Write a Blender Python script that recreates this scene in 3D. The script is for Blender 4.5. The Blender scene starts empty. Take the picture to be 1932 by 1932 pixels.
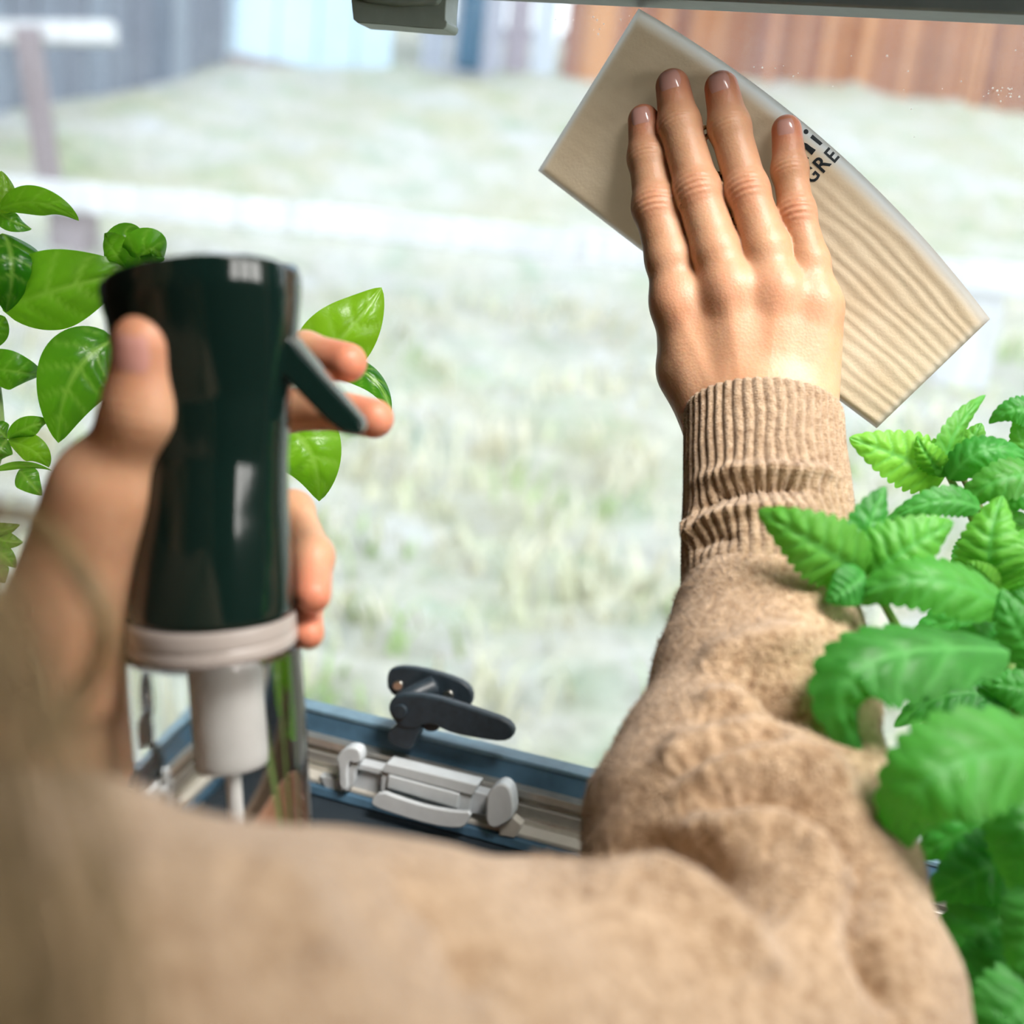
import bpy, bmesh, math, random
import numpy as np
from mathutils import Vector, Matrix
from mathutils.bvhtree import BVHTree

random.seed(7); RNG = np.random.default_rng(7)
scene = bpy.context.scene
COL = scene.collection

# ------------------------------------------------------------------ camera
FPX = 2072.0                       # focal length in pixels of the 1932 frame
PITCH = math.radians(14.0); ROLL = math.radians(6.2)
CAM = np.array([0.0, 0.0, 1.95])
_f = np.array([0, math.cos(PITCH), -math.sin(PITCH)])
_r0 = np.array([1.0, 0, 0]); _u0 = np.array([0, math.sin(PITCH), math.cos(PITCH)])
CR = math.cos(ROLL) * _r0 + math.sin(ROLL) * _u0
CU = -math.sin(ROLL) * _r0 + math.cos(ROLL) * _u0
CF = _f
cam_data = bpy.data.cameras.new('camera'); cam = bpy.data.objects.new('camera', cam_data); COL.objects.link(cam)
cam.matrix_world = Matrix(((CR[0], CU[0], -CF[0], CAM[0]), (CR[1], CU[1], -CF[1], CAM[1]), (CR[2], CU[2], -CF[2], CAM[2]), (0, 0, 0, 1)))
cam_data.sensor_fit = 'HORIZONTAL'; cam_data.sensor_width = 35.0 * 1932 / FPX; cam_data.lens = 35.0
cam_data.clip_start = 0.01; cam_data.clip_end = 200
cam_data.dof.use_dof = True; cam_data.dof.focus_distance = 0.505; cam_data.dof.aperture_fstop = 4.0
scene.camera = cam

# ------------------------------------------------------------------ world, light, exposure
scene.view_settings.view_transform = 'Standard'; scene.view_settings.look = 'None'
scene.view_settings.gamma = 1.0; scene.view_settings.use_curve_mapping = False
scene.view_settings.exposure = 0.80
scene.cycles.use_denoising = True
cy = scene.cycles; cy.max_bounces = 6; cy.diffuse_bounces = 2; cy.glossy_bounces = 3; cy.transmission_bounces = 6; cy.transparent_max_bounces = 10
cy.caustics_reflective = False; cy.use_adaptive_sampling = True; cy.adaptive_threshold = 0.06; cy.adaptive_min_samples = 12; cy.blur_glossy = 0.5
world = bpy.data.worlds.new('world'); scene.world = world; world.use_nodes = True
wn = world.node_tree.nodes; wn.clear()
bg = wn.new('ShaderNodeBackground'); wo = wn.new('ShaderNodeOutputWorld')
bg.inputs['Color'].default_value = (0.86, 0.94, 1.0, 1); bg.inputs['Strength'].default_value = 1.36
world.node_tree.links.new(bg.outputs[0], wo.inputs[0])

def area(name, loc, target, sx, sy, power, color=(1, 1, 1), spread=180):
    d = bpy.data.lights.new(name, 'AREA'); d.shape = 'RECTANGLE'; d.size = sx; d.size_y = sy; d.energy = power; d.color = color
    d.spread = math.radians(spread)
    o = bpy.data.objects.new(name, d); COL.objects.link(o); o.location = loc
    o.rotation_euler = (Vector(target) - Vector(loc)).to_track_quat('-Z', 'Y').to_euler()
    return o

# ------------------------------------------------------------------ measuring helpers: pixel of the photograph + real distance -> place
def ray(px, py): return CF + (px - 966) / FPX * CR - (py - 966) / FPX * CU
def at(px, py, d): return CAM + d * ray(px, py)
_vp = ray(-6187, -340); _vp[2] = 0; _vp /= np.linalg.norm(_vp)
WU = -_vp; WZ = np.array([0, 0, 1.0]); WN = np.cross(WU, WZ)      # window: along, up, towards the room
W0 = at(1430, 450, 0.53)
def win(px, py, n=0.0):
    r = ray(px, py); t = np.dot(W0 + n * WN - CAM, WN) / np.dot(r, WN); return CAM + t * r
def wpt(u, v, n): return W0 + u * WU + v * WZ + n * WN
def wuv(p): q = np.asarray(p) - W0; return float(q @ WU), float(q @ WZ), float(q @ WN)
def project(P):
    q = np.asarray(P) - CAM; d = q @ CF
    return np.stack([966 + FPX * (q @ CR) / d, 966 - FPX * (q @ CU) / d, d], -1)

# ------------------------------------------------------------------ object helpers
def link(o, parent=None):
    COL.objects.link(o)
    if parent is not None: o.parent = parent; o.matrix_parent_inverse = parent.matrix_world.inverted()
    return o
def mesh(name, V, F, mat=None, parent=None, smooth=True):
    me = bpy.data.meshes.new(name); me.from_pydata([tuple(map(float, v)) for v in V], [], [tuple(map(int, f)) for f in F]); me.update()
    if smooth: me.polygons.foreach_set('use_smooth', [True] * len(me.polygons))
    if mat is not None: me.materials.append(mat)
    return link(bpy.data.objects.new(name, me), parent)
def mesh_np(name, V, Q, mat=None, parent=None, smooth=True):
    """V (n,3), Q (m,4) quads - fast path"""
    me = bpy.data.meshes.new(name); V = np.ascontiguousarray(V, np.float32); Q = np.ascontiguousarray(Q, np.int32)
    k = Q.shape[1]
    me.vertices.add(len(V)); me.vertices.foreach_set('co', V.ravel())
    me.loops.add(Q.size); me.loops.foreach_set('vertex_index', Q.ravel())
    me.polygons.add(len(Q)); me.polygons.foreach_set('loop_start', np.arange(0, Q.size, k, dtype=np.int32))
    me.polygons.foreach_set('loop_total', np.full(len(Q), k, np.int32))
    me.update(calc_edges=True); me.validate()
    if smooth: me.polygons.foreach_set('use_smooth', np.ones(len(me.polygons), bool))
    if mat is not None: me.materials.append(mat)
    return link(bpy.data.objects.new(name, me), parent)
def vcol(o, name, arr):
    a = o.data.attributes.new(name, 'FLOAT', 'POINT'); a.data.foreach_set('value', np.ascontiguousarray(arr, np.float32))
def empty(name, loc, parent=None):
    o = bpy.data.objects.new(name, None); o.location = Vector([float(x) for x in loc]); o.empty_display_size = 0.02
    link(o, None); bpy.context.view_layer.update()
    if parent is not None: o.parent = parent; o.matrix_parent_inverse = parent.matrix_world.inverted()
    return o
def tag(o, label=None, cat=None, group=None, kind=None):
    if label: o['label'] = label
    if cat: o['category'] = cat
    if group: o['group'] = group
    if kind: o['kind'] = kind
    return o
def bevel(o, w, seg=3, ang=40):
    m = o.modifiers.new('bevel', 'BEVEL'); m.width = w; m.segments = seg; m.limit_method = 'ANGLE'; m.angle_limit = math.radians(ang)
    for p in o.data.polygons: p.use_smooth = True
    n = o.modifiers.new('wn', 'WEIGHTED_NORMAL'); n.keep_sharp = True
    return o
def frame_box(name, c, ax, half, mat, parent=None, bev=0.0):
    """box with centre c, axes ax (3 unit vectors), half sizes"""
    V = []
    for i in (-1, 1):
        for j in (-1, 1):
            for k in (-1, 1): V.append(np.asarray(c) + i * half[0] * ax[0] + j * half[1] * ax[1] + k * half[2] * ax[2])
    F = [(0, 1, 3, 2), (4, 6, 7, 5), (0, 4, 5, 1), (2, 3, 7, 6), (0, 2, 6, 4), (1, 5, 7, 3)]
    if np.dot(np.cross(ax[0], ax[1]), ax[2]) < 0: F = [f[::-1] for f in F]
    o = mesh(name, V, F, mat, parent, smooth=False)
    if bev: bevel(o, bev)
    return o
def wbox(name, u0, u1, v0, v1, n0, n1, mat, parent=None, bev=0.0):
    return frame_box(name, wpt((u0 + u1) / 2, (v0 + v1) / 2, (n0 + n1) / 2), (WU, WZ, WN), ((u1 - u0) / 2, (v1 - v0) / 2, (n1 - n0) / 2), mat, parent, bev)
def extrude_poly(name, P, d, mat, parent=None, bev=0.0, smooth_corners=0):
    """P: 3D polygon (n,3); solid between P and P+d"""
    P = np.asarray(P, float)
    for _ in range(smooth_corners):
        nx = np.roll(P, -1, 0); P = np.stack([P * .75 + nx * .25, P * .25 + nx * .75], 1).reshape(-1, 3)
    n = len(P); V = list(P) + list(P + d)
    nrm = sum(np.cross(P[i] - P[0], P[(i + 1) % n] - P[0]) for i in range(n))
    F = [tuple(range(n)), tuple(range(2 * n - 1, n - 1, -1))] + [(i, n + i, n + (i + 1) % n, (i + 1) % n) for i in range(n)]
    if np.dot(nrm, d) > 0: F = [f[::-1] for f in F]
    o = mesh(name, V, F, mat, parent, smooth=False)
    if bev: bevel(o, bev)
    return o
def tube(name, pts, radii, mat, parent=None, seg=10, sub=6, ret=False):
    """smooth tube through pts with radii, closed ends"""
    pts = np.asarray(pts, float); radii = np.asarray(radii, float); n = len(pts)
    T = np.linspace(0, n - 1, (n - 1) * sub + 1)
    C = catmull(pts, T); R = np.interp(T, np.arange(n), radii)
    tg = np.gradient(C, axis=0); tg /= np.linalg.norm(tg, axis=1)[:, None]
    ref = np.array([0.3, 0.2, 0.9]) if abs(tg[0] @ np.array([0.3, 0.2, 0.9])) < .85 else np.array([1.0, 0, 0])
    V = []; a = np.linspace(0, 2 * math.pi, seg, endpoint=False)
    s = np.cross(tg[0], ref); s /= np.linalg.norm(s)
    for i in range(len(C)):
        s = s - (s @ tg[i]) * tg[i]; s /= np.linalg.norm(s); b = np.cross(tg[i], s)
        V.append(C[i] + R[i] * (np.cos(a)[:, None] * s + np.sin(a)[:, None] * b))
    V = np.concatenate(V); F = []
    for i in range(len(C) - 1):
        for j in range(seg): F.append((i * seg + j, i * seg + (j + 1) % seg, (i + 1) * seg + (j + 1) % seg, (i + 1) * seg + j))
    V = np.concatenate([V, C[:1] - tg[:1] * R[0] * .5, C[-1:] + tg[-1:] * R[-1] * .5]); m = len(V)
    for j in range(seg): F.append((j, m - 2, (j + 1) % seg)); F.append(((len(C) - 1) * seg + j, (len(C) - 1) * seg + (j + 1) % seg, m - 1))
    if ret: return V, F
    return mesh(name, V, [f[::-1] for f in F], mat, parent)
def catmull(P, T):
    P = np.asarray(P, float); n = len(P); out = []
    E = np.vstack([2 * P[0] - P[1], P, 2 * P[-1] - P[-2]])
    for t in T:
        i = min(int(t), n - 2); x = t - i; p0, p1, p2, p3 = E[i], E[i + 1], E[i + 2], E[i + 3]
        out.append(.5 * (2 * p1 + (p2 - p0) * x + (2 * p0 - 5 * p1 + 4 * p2 - p3) * x * x + (3 * p1 - p0 - 3 * p2 + p3) * x ** 3))
    return np.array(out)

# ------------------------------------------------------------------ materials
def new_mat(name):
    m = bpy.data.materials.new(name); m.use_nodes = True; nt = m.node_tree; b = nt.nodes['Principled BSDF']; return m, nt, b
def setp(b, **kw):
    for k, v in kw.items():
        k = k.replace('_', ' ')
        b.inputs[k].default_value = v if not (isinstance(v, tuple) and len(v) == 3 and b.inputs[k].type == 'RGBA') else (*v, 1)
def N(nt, t, **kw):
    n = nt.nodes.new(t)
    for k, v in kw.items():
        if k in n.inputs: n.inputs[k].default_value = v
        else: setattr(n, k, v)
    return n
def noise(nt, scale, detail=3, rough=.55, coord='Object', vec=None):
    n = N(nt, 'ShaderNodeTexNoise'); n.inputs['Scale'].default_value = scale; n.inputs['Detail'].default_value = detail; n.inputs['Roughness'].default_value = rough
    if vec is None:
        tc = N(nt, 'ShaderNodeTexCoord'); vec = tc.outputs[coord]
    nt.links.new(vec, n.inputs['Vector']); return n
def ramp(nt, fac, stops):
    r = N(nt, 'ShaderNodeValToRGB'); el = r.color_ramp.elements
    while len(el) < len(stops): el.new(0.5)
    for e, (p, c) in zip(el, stops): e.position = p; e.color = (*c, 1)
    nt.links.new(fac, r.inputs[0]); return r
def mixc(nt, fac, a, b, mode='MIX'):
    m = N(nt, 'ShaderNodeMix'); m.data_type = 'RGBA'; m.blend_type = mode
    for s, v in ((0, fac), (6, a), (7, b)):
        if hasattr(v, 'is_linked') or isinstance(v, bpy.types.NodeSocket): nt.links.new(v, m.inputs[s])
        else: m.inputs[s].default_value = v if s == 0 else (*v, 1)
    return m.outputs[2]
def bump(nt, b, h, strength=.3, dist=.001):
    n = N(nt, 'ShaderNodeBump'); n.inputs['Strength'].default_value = strength; n.inputs['Distance'].default_value = dist
    nt.links.new(h, n.inputs['Height']); nt.links.new(n.outputs[0], b.inputs['Normal']); return n
def plain(name, col, rough=.5, metal=0, spec=.5, nscale=0, namt=.12, bumps=0):
    m, nt, b = new_mat(name); setp(b, Base_Color=col, Roughness=rough, Metallic=metal, Specular_IOR_Level=spec)
    if nscale:
        n = noise(nt, nscale, 4); c = tuple(x * (1 - namt) for x in col); d = tuple(min(1, x * (1 + namt)) for x in col)
        r = ramp(nt, n.outputs[0], [(.3, c), (.7, d)]); nt.links.new(r.outputs[0], b.inputs['Base Color'])
        if bumps: bump(nt, b, n.outputs[0], bumps, .001)
    return m
def attr(nt, name):
    a = N(nt, 'ShaderNodeAttribute'); a.attribute_name = name; return a.outputs['Fac']

M = {}
M['wall'] = plain('walnut_panel', (.24, .17, .12), .6, nscale=3)
M['ceiling'] = plain('ceiling_panel', (.40, .36, .32), .6, nscale=3)
M['floor'] = plain('floor_vinyl', (.30, .24, .18), .5, nscale=6, namt=.3)
M['counter'] = plain('counter_laminate', (.42, .33, .25), .45, nscale=30, namt=.2)
M['seal'] = plain('blue_black_rubber', (.065, .14, .215), .42, nscale=60, namt=.25)
M['seal_lip'] = plain('blue_grey_rubber', (.17, .29, .38), .4, nscale=60, namt=.2)
M['alu'] = plain('brushed_aluminium', (.62, .60, .55), .32, metal=.75, nscale=120, namt=.1)
M['rail_cream'] = plain('cream_plastic', (.60, .57, .50), .45, nscale=50, namt=.08)
M['dark_channel'] = plain('dark_channel', (.02, .03, .04), .6, nscale=40)
M['latch'] = plain('charcoal_plastic', (.028, .042, .055), .42, nscale=200, namt=.2, bumps=.1)
M['clip'] = plain('pale_grey_plastic', (.66, .70, .72), .4, nscale=120, namt=.05)
M['steel'] = plain('screw_steel', (.75, .73, .68), .3, metal=1)
M['bar'] = plain('grey_green_plastic', (.085, .115, .105), .45, nscale=80, namt=.1)
M['bar_light'] = plain('grey_plastic_strip', (.16, .20, .20), .4, nscale=80, namt=.1)
M['catch'] = plain('sage_grey_plastic', (.30, .38, .335), .4, nscale=90, namt=.1)
M['black_gloss'] = plain('glossy_black_plastic', (.004, .014, .011), .10, spec=.6)  # faint green in the base colour imitates reflected plants
M['collar'] = plain('milky_collar', (.40, .355, .325), .28, nscale=60, namt=.05)
M['tube_white'] = plain('white_plastic', (.72, .70, .67), .35)
M['pot'] = plain('terracotta', (.45, .22, .13), .75, nscale=40, namt=.15, bumps=.3)
M['soil'] = plain('soil', (.05, .035, .025), .95, nscale=120, namt=.4, bumps=1)
M['ink'] = plain('dark_print', (.004, .012, .018), .6, nscale=400, namt=.3)

def glass_mat():
    m, nt, b = new_mat('window_pane'); nt.nodes.remove(b); out = nt.nodes['Material Output']
    t = N(nt, 'ShaderNodeBsdfTransparent'); g = N(nt, 'ShaderNodeBsdfGlossy'); g.inputs['Roughness'].default_value = 0.0
    t.inputs['Color'].default_value = (.97, .985, .99, 1)
    fr = N(nt, 'ShaderNodeFresnel'); fr.inputs['IOR'].default_value = 1.36
    mx = N(nt, 'ShaderNodeMixShader'); nt.links.new(fr.outputs[0], mx.inputs[0]); nt.links.new(t.outputs[0], mx.inputs[1]); nt.links.new(g.outputs[0], mx.inputs[2])
    # wiped smears and dust on the pane: a thin scattering film
    df = N(nt, 'ShaderNodeBsdfTranslucent'); df.inputs['Color'].default_value = (.9, .95, 1, 1)
    n1 = noise(nt, 9, 5, .6); r = ramp(nt, n1.outputs[0], [(.45, (0, 0, 0)), (.8, (.09, .09, .09))])
    m2 = N(nt, 'ShaderNodeMixShader'); nt.links.new(r.outputs[0], m2.inputs[0]); nt.links.new(mx.outputs[0], m2.inputs[1]); nt.links.new(df.outputs[0], m2.inputs[2])
    nt.links.new(m2.outputs[0], out.inputs[0]); return m
M['glass'] = glass_mat()
def water_mat():
    m, nt, b = new_mat('water_in_clear_plastic'); setp(b, Base_Color=(.98, 1, 1), Roughness=.02, IOR=1.34, Transmission_Weight=1.0); return m
M['water'] = water_mat()

def skin_mat():
    m, nt, b = new_mat('skin')
    red = attr(nt, 'red'); n = noise(nt, 55, 4, .6); n2 = noise(nt, 420, 3, .6)
    base = ramp(nt, n.outputs[0], [(.3, (.53, .28, .155)), (.7, (.61, .355, .215))])
    c = mixc(nt, red, base.outputs[0], (.62, .17, .10))
    nt.links.new(c, b.inputs['Base Color'])
    setp(b, Roughness=.46, Specular_IOR_Level=.4, Subsurface_Weight=.35, Subsurface_Scale=.006)
    b.inputs['Subsurface Radius'].default_value = (1.0, .34, .14)
    v = N(nt, 'ShaderNodeTexVoronoi'); v.inputs['Scale'].default_value = 700; tc = N(nt, 'ShaderNodeTexCoord'); nt.links.new(tc.outputs['Object'], v.inputs['Vector'])
    s = N(nt, 'ShaderNodeMath', operation='ADD'); nt.links.new(v.outputs[0], s.inputs[0]); nt.links.new(n2.outputs[0], s.inputs[1])
    bump(nt, b, s.outputs[0], .14, .0006); return m
M['skin'] = skin_mat()
M['nail'] = plain('fingernail', (.60, .33, .28), .12, spec=.7)
M['nail_thumb'] = plain('thumbnail', (.60, .30, .25), .22, spec=.5)

def wool_mat(name, dark=1.0, scale=900):
    m, nt, b = new_mat(name)
    n = noise(nt, 260, 5, .7); n2 = noise(nt, 18, 3, .5); n3 = noise(nt, scale, 2, .6)
    a = tuple(x * dark for x in (.34, .20, .098)); c = tuple(x * dark for x in (.72, .52, .335))
    r = ramp(nt, n.outputs[0], [(.32, a), (.66, c)])
    r2 = ramp(nt, n2.outputs[0], [(.3, (.88, .86, .84)), (.7, (1, 1, 1))])
    nt.links.new(mixc(nt, 1.0, r.outputs[0], r2.outputs[0], 'MULTIPLY'), b.inputs['Base Color'])
    setp(b, Roughness=.95, Specular_IOR_Level=.1, Sheen_Weight=.35, Sheen_Roughness=.5)
    s = N(nt, 'ShaderNodeMath', operation='ADD'); nt.links.new(n.outputs[0], s.inputs[0]); nt.links.new(n3.outputs[0], s.inputs[1])
    bump(nt, b, s.outputs[0], .9, .0022); return m
M['wool'] = wool_mat('camel_wool')
M['wool_cuff'] = wool_mat('camel_wool_rib', .95, 1500)

def cloth_mat():
    m, nt, b = new_mat('cream_cellulose_cloth'); out = nt.nodes['Material Output']
    n = noise(nt, 40, 4); n2 = noise(nt, 700, 3); th = attr(nt, 'thin')
    r = ramp(nt, n.outputs[0], [(.3, (.74, .60, .42)), (.7, (.84, .72, .54))]); nt.links.new(mixc(nt, th, r.outputs[0], (.90, .90, .88)), b.inputs['Base Color'])  # thin edges also whitened in colour, imitating window light through them
    setp(b, Roughness=.9, Specular_IOR_Level=.15); bump(nt, b, n2.outputs[0], .25, .0008)
    t = N(nt, 'ShaderNodeBsdfTranslucent'); nt.links.new(mixc(nt, th, (.82, .64, .42), (.97, .98, 1.0)), t.inputs['Color'])
    mr = N(nt, 'ShaderNodeMapRange'); mr.inputs['To Min'].default_value = .22; mr.inputs['To Max'].default_value = .78; nt.links.new(th, mr.inputs['Value'])
    mx = N(nt, 'ShaderNodeMixShader'); nt.links.new(mr.outputs[0], mx.inputs[0])
    nt.links.new(b.outputs[0], mx.inputs[1]); nt.links.new(t.outputs[0], mx.inputs[2]); nt.links.new(mx.outputs[0], out.inputs[0]); return m
M['cloth'] = cloth_mat()

def leaf_mat(name, dark, light, vein, rough, trans, transcol, bstr=.3, bscale=300):
    m, nt, b = new_mat(name); out = nt.nodes['Material Output']
    n = noise(nt, 60, 3); vn = attr(nt, 'vein'); yg = attr(nt, 'young')
    r = ramp(nt, n.outputs[0], [(.3, dark), (.7, light)])
    c = mixc(nt, yg, r.outputs[0], (min(1, light[0] * 4.2), min(1, light[1] * 1.6), light[2] * .9))
    oi = N(nt, 'ShaderNodeObjectInfo'); rv = ramp(nt, oi.outputs['Random'], [(0, (.50, .60, .62)), (.55, (.95, .95, .95)), (1, (1.0, 1.0, .9))]); c = mixc(nt, 1.0, c, rv.outputs[0], 'MULTIPLY')
    c = mixc(nt, vn, c, vein); nt.links.new(c, b.inputs['Base Color'])
    setp(b, Roughness=rough, Specular_IOR_Level=.4)
    nb = noise(nt, bscale, 3); bump(nt, b, nb.outputs[0], bstr, .0008)
    t = N(nt, 'ShaderNodeBsdfTranslucent'); ct = mixc(nt, yg, transcol, (min(1, transcol[0] * 1.7), min(1, transcol[1] * 1.25), transcol[2])); nt.links.new(ct, t.inputs['Color'])
    mx = N(nt, 'ShaderNodeMixShader'); mx.inputs[0].default_value = trans
    nt.links.new(b.outputs[0], mx.inputs[1]); nt.links.new(t.outputs[0], mx.inputs[2]); nt.links.new(mx.outputs[0], out.inputs[0]); return m
M['basil'] = leaf_mat('basil_leaf', (.022, .15, .010), (.055, .28, .016), (.30, .52, .09), .30, .45, (.24, .68, .02))
M['balm'] = leaf_mat('lemon_balm_leaf', (.012, .15, .020), (.045, .31, .05), (.09, .36, .08), .52, .36, (.15, .66, .05), .6, 180)
M['stem'] = plain('green_stem', (.22, .34, .10), .5, nscale=80, namt=.25)
M['stem_red'] = plain('russet_green_stem', (.26, .24, .11), .5, nscale=80, namt=.3)

def hair_mat():
    m, nt, b = new_mat('dark_blonde_hair'); n = noise(nt, 90, 3)
    r = ramp(nt, n.outputs[0], [(.3, (.20, .135, .06)), (.7, (.40, .285, .135))]); nt.links.new(r.outputs[0], b.inputs['Base Color'])
    setp(b, Roughness=.45); return m
M['hair'] = hair_mat()
# ================================================================== THE SETTING: motorhome wall and window
v_bot = (wuv(win(570, 1316))[1] + wuv(win(1135, 1450))[1]) / 2
v_top = (wuv(win(1200, 14))[1] + wuv(win(1925, 50))[1]) / 2
UL, UR = -0.80, 0.42
ROOM = dict(uL=-1.55, uR=.75, n0=.075, n1=1.75, vf=v_bot - .75, vc=v_top + .42)
R_ = ROOM
wf = empty('wall_front', wpt(0, R_['vf'], .075)); tag(wf, kind='structure')
wbox('panel_below', R_['uL'], R_['uR'], R_['vf'], v_bot - .045, .035, .075, M['wall'], wf)
wbox('panel_above', R_['uL'], R_['uR'], v_top + .035, R_['vc'], .035, .075, M['wall'], wf)
wbox('panel_side', R_['uL'], UL, v_bot - .045, v_top + .035, .035, .075, M['wall'], wf)
wbox('panel_side', UR, R_['uR'], v_bot - .045, v_top + .035, .035, .075, M['wall'], wf)
tag(wbox('floor', R_['uL'], R_['uR'], R_['vf'] - .04, R_['vf'], .075, R_['n1'], M['floor']), kind='structure')
ceil_ = empty('ceiling', wpt(0, R_['vc'], .8)); tag(ceil_, kind='structure')
tag(wbox('wall_left', R_['uL'] - .04, R_['uL'], R_['vf'], R_['vc'], .035, R_['n1'], M['wall']), kind='structure')
# right wall with a window of three panes, back wall with one wide window: the daylight behind the photographer
def pierced_wall(name, along, P, lo, hi, holes, vlo, vhi, thick):
    root = empty(name, P((lo + hi) / 2, R_['vf'], 0)); tag(root, kind='structure')
    xs = [lo] + [x for h in holes for x in h] + [hi]
    def bx(a, b, c, d, nm):
        A = P((a + b) / 2, (c + d) / 2, -thick / 2); e1 = P(1, 0, 0) - P(0, 0, 0); e3 = P(0, 0, 1) - P(0, 0, 0)
        frame_box(nm, A, (e1, WZ, e3), ((b - a) / 2, (d - c) / 2, thick / 2), M['wall'], root)
    bx(lo, hi, R_['vf'], vlo, 'panel_below'); bx(lo, hi, vhi, R_['vc'], 'panel_above')
    for i in range(0, len(xs), 2): bx(xs[i], xs[i + 1], vlo, vhi, 'panel_side')
    return root
PR = lambda a, v, t: wpt(R_['uR'] - t, v, a)          # a runs along n, t into the room
hr = [(.13, .31), (.35, .53), (.57, .75)]
vl, vh = v_top - .12, v_top + .14
pierced_wall('wall_right', None, PR, .035, R_['n1'], hr, vl, vh, .04)
tag(wbox('wall_back', R_['uL'], R_['uR'], R_['vf'], R_['vc'], R_['n1'], R_['n1'] + .04, M['wall']), kind='structure')
for i, (a, b) in enumerate(hr):
    c = PR((a + b) / 2, (vl + vh) / 2, -.045); area('daylight_side_window', c, PR((a + b) / 2, (vl + vh) / 2, 1), b - a, vh - vl, 0.66, (1, .94, .87))
hu, hn = (.06, .66), (.12, .54)                      # ceiling opening, added to let the overhead light in
wbox('ceiling_panel', R_['uL'], hu[0], R_['vc'], R_['vc'] + .04, .035, R_['n1'], M['ceiling'], ceil_)
wbox('ceiling_panel', hu[1], R_['uR'], R_['vc'], R_['vc'] + .04, .035, R_['n1'], M['ceiling'], ceil_)
wbox('ceiling_panel', hu[0], hu[1], R_['vc'], R_['vc'] + .04, .035, hn[0], M['ceiling'], ceil_)
wbox('ceiling_panel', hu[0], hu[1], R_['vc'], R_['vc'] + .04, hn[1], R_['n1'], M['ceiling'], ceil_)
area('added_overhead_light', wpt(.36, R_['vc'] + .03, .33), wpt(.03, -.10, .09), .44, .24, 1.05, (1, .95, .90), 54)  # unseen tilted source, added to brighten the wiping hand and forearm
tag(wbox('countertop', R_['uL'] + .02, R_['uR'] - .02, v_bot - .43, v_bot - .40, .08, .40, M['counter'], None, .004),
    'brown laminate counter under the window carrying the two herb pots', 'counter')

# window: pane, rubber seal, rails
wn_ = empty('window_1', wpt(0, v_bot - .04, 0)); tag(wn_, kind='structure')
wbox('pane', UL - .02, UR + .02, v_bot - .05, v_top + .06, -.006, 0.0, M['glass'], wn_)
def profile(name, prof, mat, u0=UL, u1=UR, bev=.0006):
    P = [wpt(u0, v_bot + v, n) for n, v in prof]
    return extrude_poly(name, P, WU * (u1 - u0), mat, wn_, bev)
profile('seal_lip', [(.0005, 0), (.0105, -.0008), (.0105, -.0035), (.0005, -.0035)], M['seal_lip'])
profile('rubber_seal', [(.0005, -.0036), (.0098, -.0036), (.0130, -.0150), (.0005, -.0150)], M['seal'])
profile('aluminium_rail', [(.0005, -.0151), (.0133, -.0138), (.0185, -.0145), (.0192, -.0185), (.0165, -.0200), (.0165, -.0220), (.0195, -.0230), (.0195, -.0290), (.0185, -.0300), (.0195, -.0310), (.0195, -.0340), (.0005, -.0340)], M['alu'], bev=.0003)
profile('sill_strip', [(.0005, -.0341), (.0290, -.0341), (.0290, -.0370), (.0005, -.0370)], M['rail_cream'])
profile('lower_seal', [(.0005, -.0371), (.0320, -.0371), (.0330, -.0420), (.0005, -.0420)], M['seal'])
profile('blind_channel', [(.0005, -.0421), (.0720, -.0445), (.0720, -.0800), (.0005, -.0800)], M['dark_channel'])
wbox('head_bar', UL, UR, v_top, v_top + .012, .0005, .022, M['bar_light'], wn_, .0015)
wbox('head_rail', UL, UR, v_top + .0122, v_top + .05, .0005, .034, M['bar'], wn_, .002)
for s, u0, u1 in (('left', UL - .02, UL + .02), ('right', UR - .02, UR + .02)):
    wbox('jamb_seal', u0, u1, v_bot, v_top, .0005, .03, M['seal'], wn_, .002)

def Z5(pts, n): return np.array([win(500 + x / 2.76, 1220 + y / 2.76, n) for x, y in pts])
# ---- window catch (charcoal lever)
lt = empty('window_catch', win(800, 1400, .01)); lt.parent = wn_; lt.matrix_parent_inverse = wn_.matrix_world.inverted()
extrude_poly('back_plate', Z5([(632, 150), (655, 112), (740, 106), (860, 128), (1000, 172), (1062, 212), (1082, 265), (1062, 325), (900, 325), (720, 285), (636, 235)], .006), -WN * .0055, M['latch'], lt, .0014, 1)
tube('spindle', [win(500 + 880 / 2.76, 1220 + 205 / 2.76, .006), win(500 + 800 / 2.76, 1220 + 240 / 2.76, .013), win(500 + 715 / 2.76, 1220 + 285 / 2.76, .021)], [.0062, .0058, .0056], M['latch'], lt, 24)
extrude_poly('lever', Z5([(655, 275), (700, 248), (790, 250), (900, 268), (1010, 302), (1130, 342), (1255, 385), (1298, 435), (1285, 480), (1235, 499), (1110, 482), (975, 455), (915, 430), (865, 402), (822, 412), (780, 432), (700, 425), (655, 370), (638, 320)], .0265), -WN * .006, M['latch'], lt, .0016, 1)
extrude_poly('hook', Z5([(690, 400), (790, 420), (822, 418), (790, 460), (772, 520), (742, 540), (640, 502), (638, 440), (665, 425)], .0255), -WN * .011, M['latch'], lt, .001, 1)
a0 = np.linspace(0, 2 * math.pi, 20, endpoint=False)
extrude_poly('pivot_pin', Z5([(700 + 36 * math.cos(t), 342 + 36 * math.sin(t)) for t in a0], .0285), -WN * .003, M['latch'], lt, .0006)
extrude_poly('detent', Z5([(865 + 42 * math.cos(t), 420 + 24 * math.sin(t)) for t in a0], .0225), -WN * .004, M['latch'], lt, .0006)
for x, y in ((690, 205), (950, 255)):
    extrude_poly('screw', Z5([(x + 27 * math.cos(t), y + 25 * math.sin(t)) for t in a0], .0078), -WN * .002, M['steel'], lt, .0006)
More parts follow.
